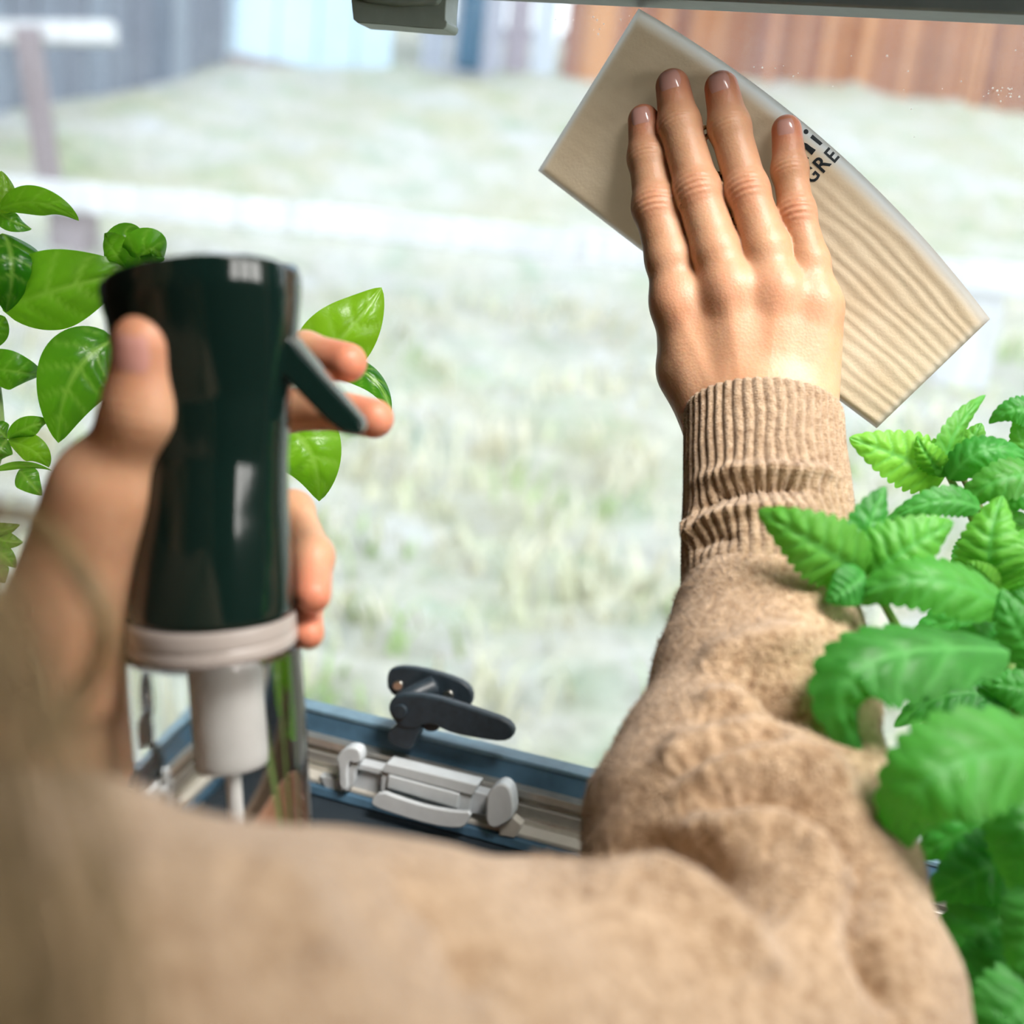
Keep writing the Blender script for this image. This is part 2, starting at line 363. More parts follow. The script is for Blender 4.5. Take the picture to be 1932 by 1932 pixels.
# ---- blind clip (pale plastic)
bc = empty('blind_clip', win(805, 1500, .02)); bc.parent = wn_; bc.matrix_parent_inverse = wn_.matrix_world.inverted()
extrude_poly('ear', Z5([(364, 585), (392, 545), (430, 522), (480, 528), (500, 560), (500, 605), (470, 615), (440, 600), (425, 640), (430, 752), (385, 748), (380, 615)], .036), -WN * .008, M['clip'], bc, .0013, 1)
extrude_poly('ear', Z5([(440, 600), (500, 600), (465, 645), (462, 715), (428, 757), (412, 752)], .0345), -WN * .0045, M['clip'], bc, .001, 1)
extrude_poly('ear', Z5([(1148, 800), (1165, 752), (1215, 710), (1258, 722), (1285, 762), (1298, 870), (1268, 912), (1205, 952), (1148, 935)], .038), -WN * .010, M['clip'], bc, .0016, 1)
extrude_poly('cross_bar', Z5([(445, 598), (620, 640), (610, 672), (448, 632)], .030), -WN * .008, M['clip'], bc, .0006)
extrude_poly('cross_bar', Z5([(448, 634), (606, 674), (596, 772), (452, 732)], .0275), -WN * .006, M['clip'], bc, .0006)
extrude_poly('cross_bar', Z5([(1075, 750), (1170, 775), (1165, 880), (1065, 868)], .029), -WN * .008, M['clip'], bc, .0006)
extrude_poly('clip_top', Z5([(632, 606), (1108, 722), (1078, 778), (600, 652)], .034), -WN * .010, M['clip'], bc, .0008)
extrude_poly('clip_face', Z5([(606, 652), (1072, 776), (1060, 868), (1008, 862), (640, 765), (602, 752)], .0325), -WN * .008, M['clip'], bc, .0006)
extrude_poly('clip_recess', Z5([(640, 668), (1012, 768), (1000, 848), (632, 738)], .0345), -WN * .003, M['clip'], bc, .001)
extrude_poly('lip', Z5([(548, 805), (598, 752), (700, 792), (850, 838), (1000, 862), (1078, 862), (1050, 930), (1008, 950), (870, 932), (700, 882), (565, 836)], .043), -WN * .0035, M['clip'], bc, .0012, 1)
extrude_poly('foot', Z5([(280, 672), (392, 690), (400, 800), (330, 780)], .030), -WN * .006, M['clip'], bc, .001)
extrude_poly('foot', Z5([(1290, 888), (1340, 930), (1300, 1000), (1215, 985), (1220, 945)], .033), -WN * .006, M['rail_cream'], bc, .001)
# ---- sage catch hanging from the head bar
tc_ = empty('blind_catch', win(755, 5, .02)); tc_.parent = wn_; tc_.matrix_parent_inverse = wn_.matrix_world.inverted()
def T8(pts, n): return np.array([win(600 + x / 2.76, y / 2.76, n) for x, y in pts])
extrude_poly('catch_body', T8([(165, -60), (672, -60), (664, 40), (662, 105), (672, 112), (668, 138), (655, 152), (560, 147), (350, 128), (205, 119), (182, 100)], .030), -WN * .016, M['catch'], tc_, .0016)
extrude_poly('finger_grip', T8([(195, -40), (655, -40), (620, 20), (430, 30), (260, 10), (222, -5)], .033), -WN * .004, M['catch'], tc_, .0015)

# tiny water specks left on the pane
def speck_mat():
    m, nt, bb = new_mat('water_speck'); setp(bb, Base_Color=(1, 1, 1), Roughness=.6, Transmission_Weight=1.0, IOR=1.1); return m
WS, WF = [], []
for k in range(46):
    cx, cy, s = ((1905, 165, 26) if k < 18 else (1470, 115, 40) if k < 24 else (1140, 30, 45) if k < 34 else (1700, 90, 150)); px, py = cx + RNG.normal(0, s), cy + abs(RNG.normal(0, s * .5))
    c0 = win(px, py, .0002); r = RNG.uniform(.00018, .00055); m0 = len(WS); WS.append(c0 + WN * r * .7)
    for t in np.linspace(0, 2 * math.pi, 8, endpoint=False): WS.append(c0 + r * (WU * math.cos(t) + WZ * math.sin(t)))
    WF += [(m0, m0 + 1 + i, m0 + 1 + (i + 1) % 8) for i in range(8)]
sp = mesh('water_specks', WS, WF, speck_mat(), wn_); sp['kind'] = 'stuff'

# ================================================================== OUTSIDE
def gz(y, x=0.0):
    return CAM[2] + np.interp(y, [.2, .9, 1.8, 2.3, 3.5, 6, 11, 16, 40], [-1.6, -1.35, -1.08, -.97, -.80, -.14, 1.5, 2.6, 6]) - .045 * np.asarray(x) * np.clip((np.asarray(y) - 1) / 4, 0, 1)
def ground_pt(px, py):
    r = ray(px, py); lo, hi = 0.8, 60.0
    for t in np.arange(1.0, 60, .05):
        p = CAM + t * r
        if p[2] < gz(p[1], p[0]): return np.array([p[0], p[1], gz(p[1], p[0])])
    return CAM + 30 * r
def ground_mat():
    m, nt, b = new_mat('spring_grass_ground')
    n1 = noise(nt, 1.1, 5, .65); n2 = noise(nt, 3.1, 5, .7); n3 = noise(nt, 14, 4, .7)
    c1 = ramp(nt, n2.outputs[0], [(.30, (.24, .38, .15)), (.43, (.55, .55, .38)), (.55, (.70, .63, .52)), (.72, (.76, .76, .79))])
    c2 = ramp(nt, n1.outputs[0], [(.38, (.74, .78, .84)), (.62, (.58, .60, .44))])
    c = mixc(nt, .45, c1.outputs[0], c2.outputs[0])
    c3 = ramp(nt, n3.outputs[0], [(.3, (.44, .44, .42)), (.65, (.82, .82, .82))])
    nt.links.new(mixc(nt, .7, c, c3.outputs[0], 'MULTIPLY'), b.inputs['Base Color']); setp(b, Roughness=.95, Specular_IOR_Level=.05); return m
gm = ground_mat()
xs = np.linspace(-16, 18, 120); ys = np.concatenate([np.linspace(.3, 5, 70), np.linspace(5.1, 40, 90)])
X, Y = np.meshgrid(xs, ys); Zg = gz(Y, X) + .04 * np.sin(3.1 * X + 1.3 * Y) * np.sin(2.3 * Y - X) + .03 * RNG.standard_normal(X.shape) * (Y > 1.5)
V = np.stack([X, Y, Zg], -1).reshape(-1, 3); nx = len(xs); i, j = np.meshgrid(np.arange(len(ys) - 1), np.arange(nx - 1), indexing='ij')
Q = np.stack([i * nx + j, i * nx + j + 1, (i + 1) * nx + j + 1, (i + 1) * nx + j], -1).reshape(-1, 4)
tag(mesh_np('ground', V, Q, gm), kind='structure')
# grass tufts
def grass_mat():
    m, nt, b = new_mat('grass_blades'); g = attr(nt, 'tone')
    r = ramp(nt, g, [(0, (.82, .76, .60)), (.45, (.74, .74, .52)), (.75, (.42, .58, .24)), (1, (.55, .48, .38))]); nt.links.new(r.outputs[0], b.inputs['Base Color'])
    setp(b, Roughness=.8); return m
GV, GF, GT = [], [], []
for k in range(2600):
    p = ground_pt(RNG.uniform(-80, 2000), 1.0 * RNG.uniform(560, 1400)) if k % 13 == 0 else base_t + np.array([RNG.normal(0, .07), RNG.normal(0, .07), 0])
    if k % 13 == 0:
        base_t = p; tone0 = RNG.choice([.05, .1, .3, .45, .75, 1.0], p=[.28, .2, .2, .12, .17, .03])
    h = RNG.uniform(.05, .15); a = RNG.uniform(0, 6.28); w = RNG.uniform(.006, .014)
    d = np.array([math.cos(a), math.sin(a), 0]); s = np.array([-d[1], d[0], 0]); z0 = gz(p[1], p[0]) - .02; q = np.array([p[0], p[1], z0]); m0 = len(GV)
    GV += [q - s * w, q + s * w, q + np.array([0, 0, h * .6]) + d * h * .2 + s * w * .7, q + np.array([0, 0, h * .6]) + d * h * .2 - s * w * .7, q + np.array([0, 0, h]) + d * h * .6]
    GF += [(m0, m0 + 1, m0 + 2), (m0, m0 + 2, m0 + 3), (m0 + 3, m0 + 2, m0 + 4)]; GT += [min(1, max(0, tone0 + RNG.normal(0, .06)))] * 5
g = mesh_np('grass', np.array(GV), np.array(GF), grass_mat(), smooth=False); vcol(g, 'tone', GT)
tag(g, 'dry straw and fresh green grass tufts on the bank outside', 'grass', kind='stuff')

def wood_mat(name, cols, scale=1.0):
    m, nt, b = new_mat(name); oi = N(nt, 'ShaderNodeObjectInfo')
    tc = N(nt, 'ShaderNodeTexCoord'); mp = N(nt, 'ShaderNodeMapping'); mp.inputs['Scale'].default_value = (8 * scale, 8 * scale, .7 * scale); nt.links.new(tc.outputs['Object'], mp.inputs[0])
    n = noise(nt, 3, 5, .7, vec=mp.outputs[0])
    r = ramp(nt, oi.outputs['Random'], [(i / max(1, len(cols) - 1), c) for i, c in enumerate(cols)])
    r2 = ramp(nt, n.outputs[0], [(.3, (.55, .52, .5)), (.65, (1, 1, 1))])
    nt.links.new(mixc(nt, .8, r.outputs[0], r2.outputs[0], 'MULTIPLY'), b.inputs['Base Color']); setp(b, Roughness=.8, Specular_IOR_Level=.2); bump(nt, b, n.outputs[0], .4, .01); return m
M['brown_wood'] = wood_mat('brown_boards', [(.30, .10, .05), (.55, .24, .11), (.34, .15, .10), (.78, .40, .20), (.42, .20, .15), (.26, .11, .08)])
M['pale_wood'] = wood_mat('lavender_grey_boards', [(.46, .45, .58), (.70, .76, .86), (.42, .36, .42), (.62, .66, .78)])
M['grey_wood'] = wood_mat('grey_boards', [(.20, .23, .29), (.33, .37, .44), (.26, .28, .34), (.40, .45, .52)])
M['rail_wood'] = wood_mat('bleached_rail', [(.86, .86, .89), (.88, .88, .91)])
M['post_wood'] = wood_mat('post_wood', [(.40, .34, .36), (.46, .40, .42)])
M['blue_post'] = wood_mat('blue_post', [(.10, .19, .29), (.10, .19, .29)])
M['plaster'] = plain('pale_blue_plaster', (.62, .76, .88), .8, nscale=1.5, namt=.08)
M['roof'] = plain('slate_roof', (.16, .15, .15), .8, nscale=4, namt=.2)

def board_mesh(name, w, t, h, mat):
    P = [np.array(p) for p in ((-w / 2, 0, 0), (w / 2, 0, 0), (w / 2, 0, h), (0, 0, h + .03), (-w / 2, 0, h))]
    o = extrude_poly(name, P, np.array([0, t, 0]), mat); me = o.data; bpy.data.objects.remove(o); return me
def fence(name, p0, p1, bw, h, mat, railmat, label, cat, gap=.012):
    p0 = np.array(p0); p1 = np.array(p1); L = np.linalg.norm((p1 - p0)[:2]); a = math.atan2(p1[1] - p0[1], p1[0] - p0[0]); n = max(2, int(L / bw))
    root = empty(name, p0); tag(root, label, cat); me = board_mesh('board', bw - gap, .025, h, mat)
    for i in range(n):
        t = (i + .5) / n; p = p0 + (p1 - p0) * t; b = bpy.data.objects.new('board', me); b.location = (p[0] + RNG.normal(0, .004) , p[1] + RNG.normal(0, .006), gz(p[1], p[0]) - .05 + RNG.normal(0, .02)); b.rotation_euler = (0, RNG.normal(0, .004), a)
        link(b, root)
    d = (p1 - p0) / np.linalg.norm(p1 - p0); nr = np.array([-d[1], d[0], 0]); nr /= np.linalg.norm(nr); d2 = np.array([d[0], d[1], d[2]])
    for hh in (.35, h - .4):
        c = (p0 + p1) / 2 + np.array([0, 0, hh]) + nr * .06; up = np.cross(nr, d2); frame_box('rail', c, (d2, nr, up), (np.linalg.norm(p1 - p0) / 2, .02, .05), railmat, root)
    return root
fence('board_fence', ground_pt(1062, 148), ground_pt(2060, 205), .21, 2.6, M['brown_wood'], M['post_wood'], 'tall red-brown board fence at the top right beyond the grass', 'fence')
fence('board_fence', ground_pt(790, 134), ground_pt(1046, 146), .24, 2.6, M['pale_wood'], M['post_wood'], 'pale lavender-grey board fence between the blue shed wall and the brown fence', 'fence')
fence('board_fence', ground_pt(-330, 275), ground_pt(425, 138), .20, 1.15, M['grey_wood'], M['grey_wood'], 'dark grey board fence running away at the upper left', 'fence')
# pale blue shed
s0, s1 = ground_pt(440, 128), ground_pt(738, 130); sh = empty('shed', (s0 + s1) / 2); tag(sh, 'pale blue shed wall at the top left of centre, behind the grass', 'shed')
d = (s1 - s0); L = np.linalg.norm(d[:2]); dx = np.array([d[0], d[1], 0]) / L; dn = np.array([-dx[1], dx[0], 0])
for k in range(4):
    frame_box('wall_panel', s0 + dx * L * (k + .5) / 4 + dn * .03 + np.array([0, 0, 1.25]), (dx, dn, WZ), (L / 8 - .008, .03, 1.35), M['plaster'], sh, .006)
frame_box('shed_body', s0 + dx * L / 2 + dn * 1.1 + np.array([0, 0, 1.25]), (dx, dn, WZ), (L / 2 - .01, 1.0, 1.3), M['plaster'], sh)
frame_box('plinth', s0 + dx * L / 2 + dn * .05 + np.array([0, 0, -.05]), (dx, dn, WZ), (L / 2, .09, .16), M['post_wood'], sh)
frame_box('roof', s0 + dx * L / 2 + dn * 1.0 + np.array([0, 0, 2.65]), (dx, dn, WZ), (L / 2 + .2, 1.4, .06), M['roof'], sh)
# brown shed behind grey fence
q0 = ground_pt(-200, 95); q1 = ground_pt(185, 75)
fence('plank_shed_wall', q0 + [0, .4, 0], q1 + [0, .4, 0], .25, 2.5, M['brown_wood'], M['post_wood'], 'orange-brown plank wall above the grey fence at the top left corner', 'shed')
def post(name, base, w, h, mat, lean=(0, 0), parent=None):
    up = np.array([lean[0], lean[1], 1.0]); up /= np.linalg.norm(up); ax = np.cross(up, [0, 1, 0]); ax = -ax / np.linalg.norm(ax); ay = np.cross(up, ax)
    return frame_box(name, np.asarray(base) + up * (h / 2 - .05), (ax, ay, up), (w / 2, w / 2, h / 2 + .05), mat, parent, .008)
b0 = ground_pt(893, 128)
tag(post('gate_post', b0 - np.array([0, .6, 0]), .20, 2.6, M['blue_post']), 'dark blue upright post in front of the pale board fence', 'post')
# T frame at upper left
b1 = ground_pt(92, 336); D1 = float((b1 - CAM) @ CF); tf = empty('clothes_post', b1); tag(tf, 'weathered wooden post with a crossbeam at the upper left', 'post')
ptop = at(80, 62, D1); hh = ptop[2] - b1[2]
post('upright', b1, .105, hh, M['post_wood'], ((ptop - b1)[0] / hh, 0), tf)
e0 = at(-260, 60, D1 - .08); e1 = at(215, 62, D1 - .08); d = (e1 - e0); Lb = np.linalg.norm(d); d /= Lb
frame_box('crossbeam', (e0 + e1) / 2, (d, np.cross(WZ, d) / np.linalg.norm(np.cross(WZ, d)), np.cross(d, np.cross(WZ, d) / np.linalg.norm(np.cross(WZ, d)))), (Lb / 2, .06, .055), M['rail_wood'], tf, .01)
# rail fence
rf = empty('rail_fence', ground_pt(140, 640)); tag(rf, 'bleached wooden rail on posts crossing the lawn outside', 'fence')
DR = 5.0
def rail(p, q, th):
    d = q - p; L = np.linalg.norm(d); d = d / L; nn = np.cross(WZ, d); nn /= np.linalg.norm(nn); frame_box('rail', (p + q) / 2, (d, nn, np.cross(d, nn)), (L / 2 + .02, .05, th), M['rail_wood'], rf, .012)
rp = [at(-300, 330, DR), at(140, 372, DR), at(700, 425, DR), at(1215, 478, DR), at(1835, 522, DR), at(2200, 560, DR)]
for a, b in zip(rp[:-1], rp[1:]): rail(a, b, .066)
for px, w, mt in ((140, .17, 'post_wood'), (1835, .26, 'rail_wood')):
    p = at(px, 400 if px < 1000 else 505, DR + .12); z = gz(p[1], p[0]); post('post', (p[0], p[1], z), w, p[2] - z + .02, M[mt], (0, 0), rf)
# ================================================================== implicit-surface modelling for skin and knitwear
def surf_nets(f, lo, hi, h):
    """dual mesh of f=0 on a regular grid"""
    lo = np.asarray(lo, float); hi = np.asarray(hi, float); n = np.ceil((hi - lo) / h).astype(int) + 1
    ax = [lo[k] + h * np.arange(n[k]) for k in range(3)]; D = np.empty(n, np.float32)
    B = 8; nb = -(-n // B); cx = [lo[k] + h * (B * np.arange(nb[k]) + (B - 1) / 2) for k in range(3)]
    Gc = np.stack(np.meshgrid(*cx, indexing='ij'), -1).reshape(-1, 3); dc = np.concatenate([f(Gc[s:s + 60000]) for s in range(0, len(Gc), 60000)]).reshape(nb)
    up = lambda A: np.repeat(np.repeat(np.repeat(A, B, 0), B, 1), B, 2)[:n[0], :n[1], :n[2]]
    D[...] = up(dc.astype(np.float32)); I = np.argwhere(up(np.abs(dc) < h * B * 1.5))
    for s in range(0, len(I), 120000):
        J = I[s:s + 120000]; D[J[:, 0], J[:, 1], J[:, 2]] = f(lo + h * J)
    S = D < 0; c = [slice(0, -1), slice(1, None)]
    cnt = sum(S[c[a], c[b], c[d]].astype(np.int8) for a in (0, 1) for b in (0, 1) for d in (0, 1)); act = (cnt > 0) & (cnt < 8)
    idx = -np.ones(act.shape, np.int64); I = np.argwhere(act); idx[act] = np.arange(len(I))
    acc = np.zeros((len(I), 3)); num = np.zeros(len(I)); cor = [(a, b, d) for a in (0, 1) for b in (0, 1) for d in (0, 1)]
    for p in cor:
        for k in range(3):
            if p[k] == 0:
                q = list(p); q[k] = 1
                d0 = D[I[:, 0] + p[0], I[:, 1] + p[1], I[:, 2] + p[2]]; d1 = D[I[:, 0] + q[0], I[:, 1] + q[1], I[:, 2] + q[2]]
                m = (d0 < 0) != (d1 < 0); t = np.where(m, d0 / np.where(m, d0 - d1, 1), 0); pt = np.tile(np.array(p, float), (len(I), 1)); pt[:, k] += t
                acc[m] += pt[m]; num[m] += 1
    V = lo + h * (I + acc / num[:, None]); Q = []
    for k in range(3):
        sl0 = [slice(None)] * 3; sl1 = [slice(None)] * 3; sl0[k] = slice(0, -1); sl1[k] = slice(1, None)
        a, b = S[tuple(sl0)], S[tuple(sl1)]; E = np.argwhere(a != b); fl = a[tuple(E.T)]
        k1, k2 = (k + 1) % 3, (k + 2) % 3; ok = (E[:, k1] > 0) & (E[:, k2] > 0) & (E[:, k1] < n[k1] - 1) & (E[:, k2] < n[k2] - 1); E = E[ok]; fl = fl[ok]
        def g(o1, o2): X = E.copy(); X[:, k1] -= o1; X[:, k2] -= o2; return idx[X[:, 0], X[:, 1], X[:, 2]]
        q = np.stack([g(1, 1), g(0, 1), g(0, 0), g(1, 0)], 1); q[~fl] = q[~fl][:, ::-1]; Q.append(q)
    return V, np.concatenate(Q)
def subdivide(V, Q):
    E = np.concatenate([np.stack([Q[:, k], Q[:, (k + 1) % 4]], 1) for k in range(4)]); Es = np.sort(E, 1)
    U, inv = np.unique(Es, axis=0, return_inverse=True); inv = inv.ravel(); m = len(Q); n = len(V)
    Vn = np.concatenate([V, V[U].mean(1), V[Q].mean(1)]); e = [n + inv[k * m:(k + 1) * m] for k in range(4)]; fc = n + len(U) + np.arange(m)
    return Vn, np.concatenate([np.stack([Q[:, k], e[k], fc, e[(k - 1) % 4]], 1) for k in range(4)])
def grad(f, P, e=2e-4):
    g = np.stack([f(P + np.eye(3)[k] * e) - f(P - np.eye(3)[k] * e) for k in range(3)], -1) / (2 * e); return g
def snap(f, V, it=2, mx=.002):
    for _ in range(it):
        d = f(V); g = grad(f, V); g2 = (g * g).sum(1) + 1e-6; st = (d / g2)[:, None] * g; ln = np.linalg.norm(st, axis=1); st *= np.minimum(1, mx / np.maximum(ln, 1e-9))[:, None]; V = V - st
    return V
def smin(a, b, k):
    h = np.clip(.5 + .5 * (b - a) / k, 0, 1); return b + (a - b) * h - k * h * (1 - h)
def cap(P, a, b, r0, r1, flat=None):
    ba = b - a; t = np.clip(((P - a) @ ba) / (ba @ ba), 0, 1); q = P - a - t[:, None] * ba
    if flat is not None:
        nrm, k = flat; q = q + (k - 1) * (q @ nrm)[:, None] * nrm
    return np.sqrt((q * q).sum(1)) - (r0 + (r1 - r0) * t)
def ball(P, c, r): return np.sqrt(((P - c) ** 2).sum(1)) - r
def chain(P, J, R, k=.004):
    d = cap(P, J[0], J[1], R[0], R[1])
    for i in range(1, len(J) - 1): d = smin(d, cap(P, J[i], J[i + 1], R[i], R[i + 1]), k)
    return d
def unit(v): v = np.asarray(v, float); return v / np.linalg.norm(v)

def nail(name, c, axis, dorsal, L, Wd, R, mat, parent):
    axis = unit(axis); dorsal = unit(dorsal - (dorsal @ axis) * axis); side = np.cross(axis, dorsal); nu, nv = 13, 11; V = []; F = []
    for lay in (0, -.0006):
        for i in range(nu):
            u = -1 + 2 * i / (nu - 1); e = 1 - abs(u) ** 3.2 * (.35 if u > 0 else .55)
            for j in range(nv):
                t = (-1 + 2 * j / (nv - 1)) * e * Wd / R
                V.append(c + axis * u * L + side * R * math.sin(t) + dorsal * ((R + lay) * math.cos(t) - R - .0009 * u * u - (0.0005 if abs(u) == 1 or j in (0, nv - 1) else 0)))
    for lay in (0, 1):
        o = lay * nu * nv
        for i in range(nu - 1):
            for j in range(nv - 1):
                f = (o + i * nv + j, o + (i + 1) * nv + j, o + (i + 1) * nv + j + 1, o + i * nv + j + 1); F.append(f if lay == 0 else f[::-1])
    o = mesh(name, V, F, mat, parent)
    return o

# ================================================================== PERSON
person = empty('person', at(200, 2100, .25)); tag(person, 'person in camel wool sweater wiping the window with one hand, spray bottle in the other', 'person')

# ---- right hand, flat on the cloth against the pane
FN = {}
def rj(px, py, n): return win(px, py, n)
FN['index'] = ([rj(1214, 227, .0115), rj(1222, 297, .0150), rj(1238, 390, .0215), rj(1264, 490, .0285), rj(1280, 572, .0330)], [.0074, .0090, .0106, .0112, .0110])
FN['middle'] = ([rj(1269, 163, .0115), rj(1282, 236, .0155), rj(1316, 360, .0235), rj(1352, 475, .0310), rj(1378, 548, .0350)], [.0080, .0096, .0104, .0112, .0108])
FN['ring'] = ([rj(1361, 166, .0115), rj(1376, 240, .0150), rj(1410, 360, .0220), rj(1446, 470, .0290), rj(1468, 553, .0330)], [.0078, .0093, .0094, .0106, .0104])
FN['pinky'] = ([rj(1484, 245, .0110), rj(1490, 320, .0140), rj(1503, 402, .0190), rj(1527, 495, .0250), rj(1540, 578, .0290)], [.0068, .0078, .0080, .0088, .0098])
WR = [rj(1352, 815, .047), rj(1408, 812, .051), rj(1462, 812, .050), rj(1520, 810, .046)]
ARM_R = [at(1438, 870, .474), at(1443, 1010, .462)]
TH = ([rj(1355, 785, .040), rj(1302, 700, .034), rj(1318, 600, .018), rj(1360, 520, .0135)], [.012, .0125, .0085, .0075])
def wrinkle(P, j, axis, dors, amp, sig, lam, lat):
    q = P - j; s = q @ axis; dn = q @ dors; sd = q - s[:, None] * axis - dn[:, None] * dors; l2 = (sd * sd).sum(1)
    m = np.exp(-(s / sig) ** 2) * np.exp(-l2 / lat ** 2) * np.clip(dn / .006, 0, 1)
    return amp * m * np.cos(2 * math.pi * (s + 18 * l2) / lam)
def rhand(P, detail=False):
    palm = None
    for k, (f, w) in enumerate(zip(('index', 'middle', 'ring', 'pinky'), WR)):
        d = cap(P, FN[f][0][4], w, (.0116, .0114, .0111, .0106)[k], (.0135, .0135, .013, .0125)[k]); palm = d if palm is None else smin(palm, d, .011)
    # fleshy palm side and web of the thumb
    palm = smin(palm, cap(P, rj(1300, 640, .024), rj(1368, 790, .034), .0125, .0135), .012)
    palm = smin(palm, cap(P, rj(1520, 640, .022), rj(1500, 790, .034), .0135, .0150), .012)
    palm = smin(palm, cap(P, rj(1400, 600, .022), rj(1430, 800, .036), .0120, .0160), .012)
    palm = smin(palm, chain(P, TH[0][:2], TH[1][:2]), .012)
    d = smin(palm, cap(P, (WR[1] + WR[2]) / 2, ARM_R[0], .0235, .0215, (WN, 1.2)), .014); d = smin(d, cap(P, ARM_R[0], ARM_R[1], .0210, .0190), .01)
    # knuckles
    for f, (r, up) in {'index': (.0096, .0028), 'middle': (.0098, .0032), 'ring': (.0090, .0027), 'pinky': (.0080, .0020)}.items():
        d = smin(d, ball(P, FN[f][0][4] + WN * up, r), .008)
    out = None
    for f in ('index', 'middle', 'ring', 'pinky'):
        J, R = FN[f]; c = chain(P, J, R, .0035)
        c = smin(c, ball(P, J[2] + WN * .0014, R[2] - .0004), .004); c = smin(c, ball(P, J[1] + WN * .0006, R[1] - .0004), .003)
        if detail:
            ax = unit(J[1] - J[2])
            c = c + wrinkle(P, J[2], ax, WN, .00050, .0052, .0029, .0062) + wrinkle(P, J[1], ax, WN, .00030, .0028, .0022, .0070)
        c = smin(d, c, .0075); out = c if out is None else smin(out, c, .0010)
    th = chain(P, TH[0], TH[1]); out = np.minimum(out, smin(d, th, .008))
    if detail:
        # tendons fanning over the back of the hand
        for f, w in zip(('index', 'middle', 'ring', 'pinky'), WR):
            a = FN[f][0][4]; b = (w + (WR[1] + WR[2]) / 2) / 2; ba = b - a; t = np.clip(((P - a) @ ba) / (ba @ ba), 0, 1); q = P - a - t[:, None] * ba; dn = q @ WN; q = q - dn[:, None] * WN
            out = out - .0009 * np.exp(-(q * q).sum(1) / .0026 ** 2) * np.clip(dn / .006, 0, 1) * np.clip((1 - t) * 3, 0, 1) * np.clip(t * 6, 0, 1)
    return out
def make_skin(f, fd, h, pts, pad=.034):
    pts = np.array(pts); lo, hi = pts.min(0) - pad, pts.max(0) + pad
    V, Q = surf_nets(f, lo, hi, h); V = snap(f, V, 1); V, Q = subdivide(V, Q); V = snap(fd, V, 3); return V, Q
pts = [p for f in FN.values() for p in f[0]] + WR + ARM_R
VR, QR = make_skin(lambda P: rhand(P), lambda P: rhand(P, True), .00145, pts)
redR = np.zeros(len(VR))
for f in FN:
    J, R = FN[f]; redR = np.maximum(redR, .80 * np.exp(-((VR - J[0]) ** 2).sum(1) / .011 ** 2)); redR = np.maximum(redR, .30 * np.exp(-((VR - J[2] - WN * .008) ** 2).sum(1) / .008 ** 2))
    redR = np.maximum(redR, .16 * np.exp(-((VR - J[4] - WN * .012) ** 2).sum(1) / .013 ** 2))

# ---- left hand round the sprayer
LF = {
 'index': ([at(655, 684, .398), at(575, 668, .412), at(400, 700, .425), at(212, 885, .392)], [.0072, .0080, .0090, .0115]),
 'middle': ([at(706, 790, .393), at(600, 768, .408), at(400, 800, .425), at(170, 975, .398)], [.0070, .0078, .0092, .0118]),
 'ring': ([at(590, 1122, .368), at(590, 1050, .380), at(552, 965, .402), at(380, 960, .425), at(140, 1065, .402)], [.0062, .0068, .0074, .0088, .0115]),
 'pinky': ([at(582, 1196, .372), at(575, 1140, .384), at(545, 1085, .402), at(380, 1080, .415), at(120, 1150, .400)], [.0052, .0058, .0064, .0076, .0105]),
}
LT = ([at(271, 650, .325), at(265, 775, .331), at(200, 930, .345), at(105, 1190, .364)], [.0092, .0099, .0130, .0185])
LW = at(95, 1400, .378); LA = at(20, 1700, .37)
def lhand(P, detail=False):
    palm = cap(P, LT[0][2], LW, .0130, .023)
    for f in LF:
        J, R = LF[f]; palm = smin(palm, cap(P, J[-1], LW, R[-1], .020), .012)
    palm = smin(palm, cap(P, at(185, 1010, .352), at(150, 1290, .362), .0140, .0165), .010)
    palm = smin(palm, cap(P, LW, LA, .0245, .029), .012)
    out = None
    for f in LF:
        J, R = LF[f]; c = smin(palm, chain(P, J, R, .004), .008); out = c if out is None else np.minimum(out, c)
    th = chain(P, *LT, .008); th = smin(th, cap(P, LT[0][2], LF['index'][0][-1], .010, .010), .012)
    if detail:
        ax = unit(LT[0][0] - LT[0][1]); th = th + wrinkle(P, LT[0][1], ax, -CF, .0004, .006, .003, .009)
    return np.minimum(out, smin(palm, th, .012))
pts = [p for f in LF.values() for p in f[0]] + LT[0] + [LW, LA]
VL, QL = make_skin(lambda P: lhand(P), lambda P: lhand(P, True), .0020, pts)
redL = np.zeros(len(VL))
for f in LF: redL = np.maximum(redL, .75 * np.exp(-((VL - LF[f][0][0]) ** 2).sum(1) / .014 ** 2))
redL = np.maximum(redL, .45 * np.exp(-((VL - LT[0][0]) ** 2).sum(1) / .014 ** 2))

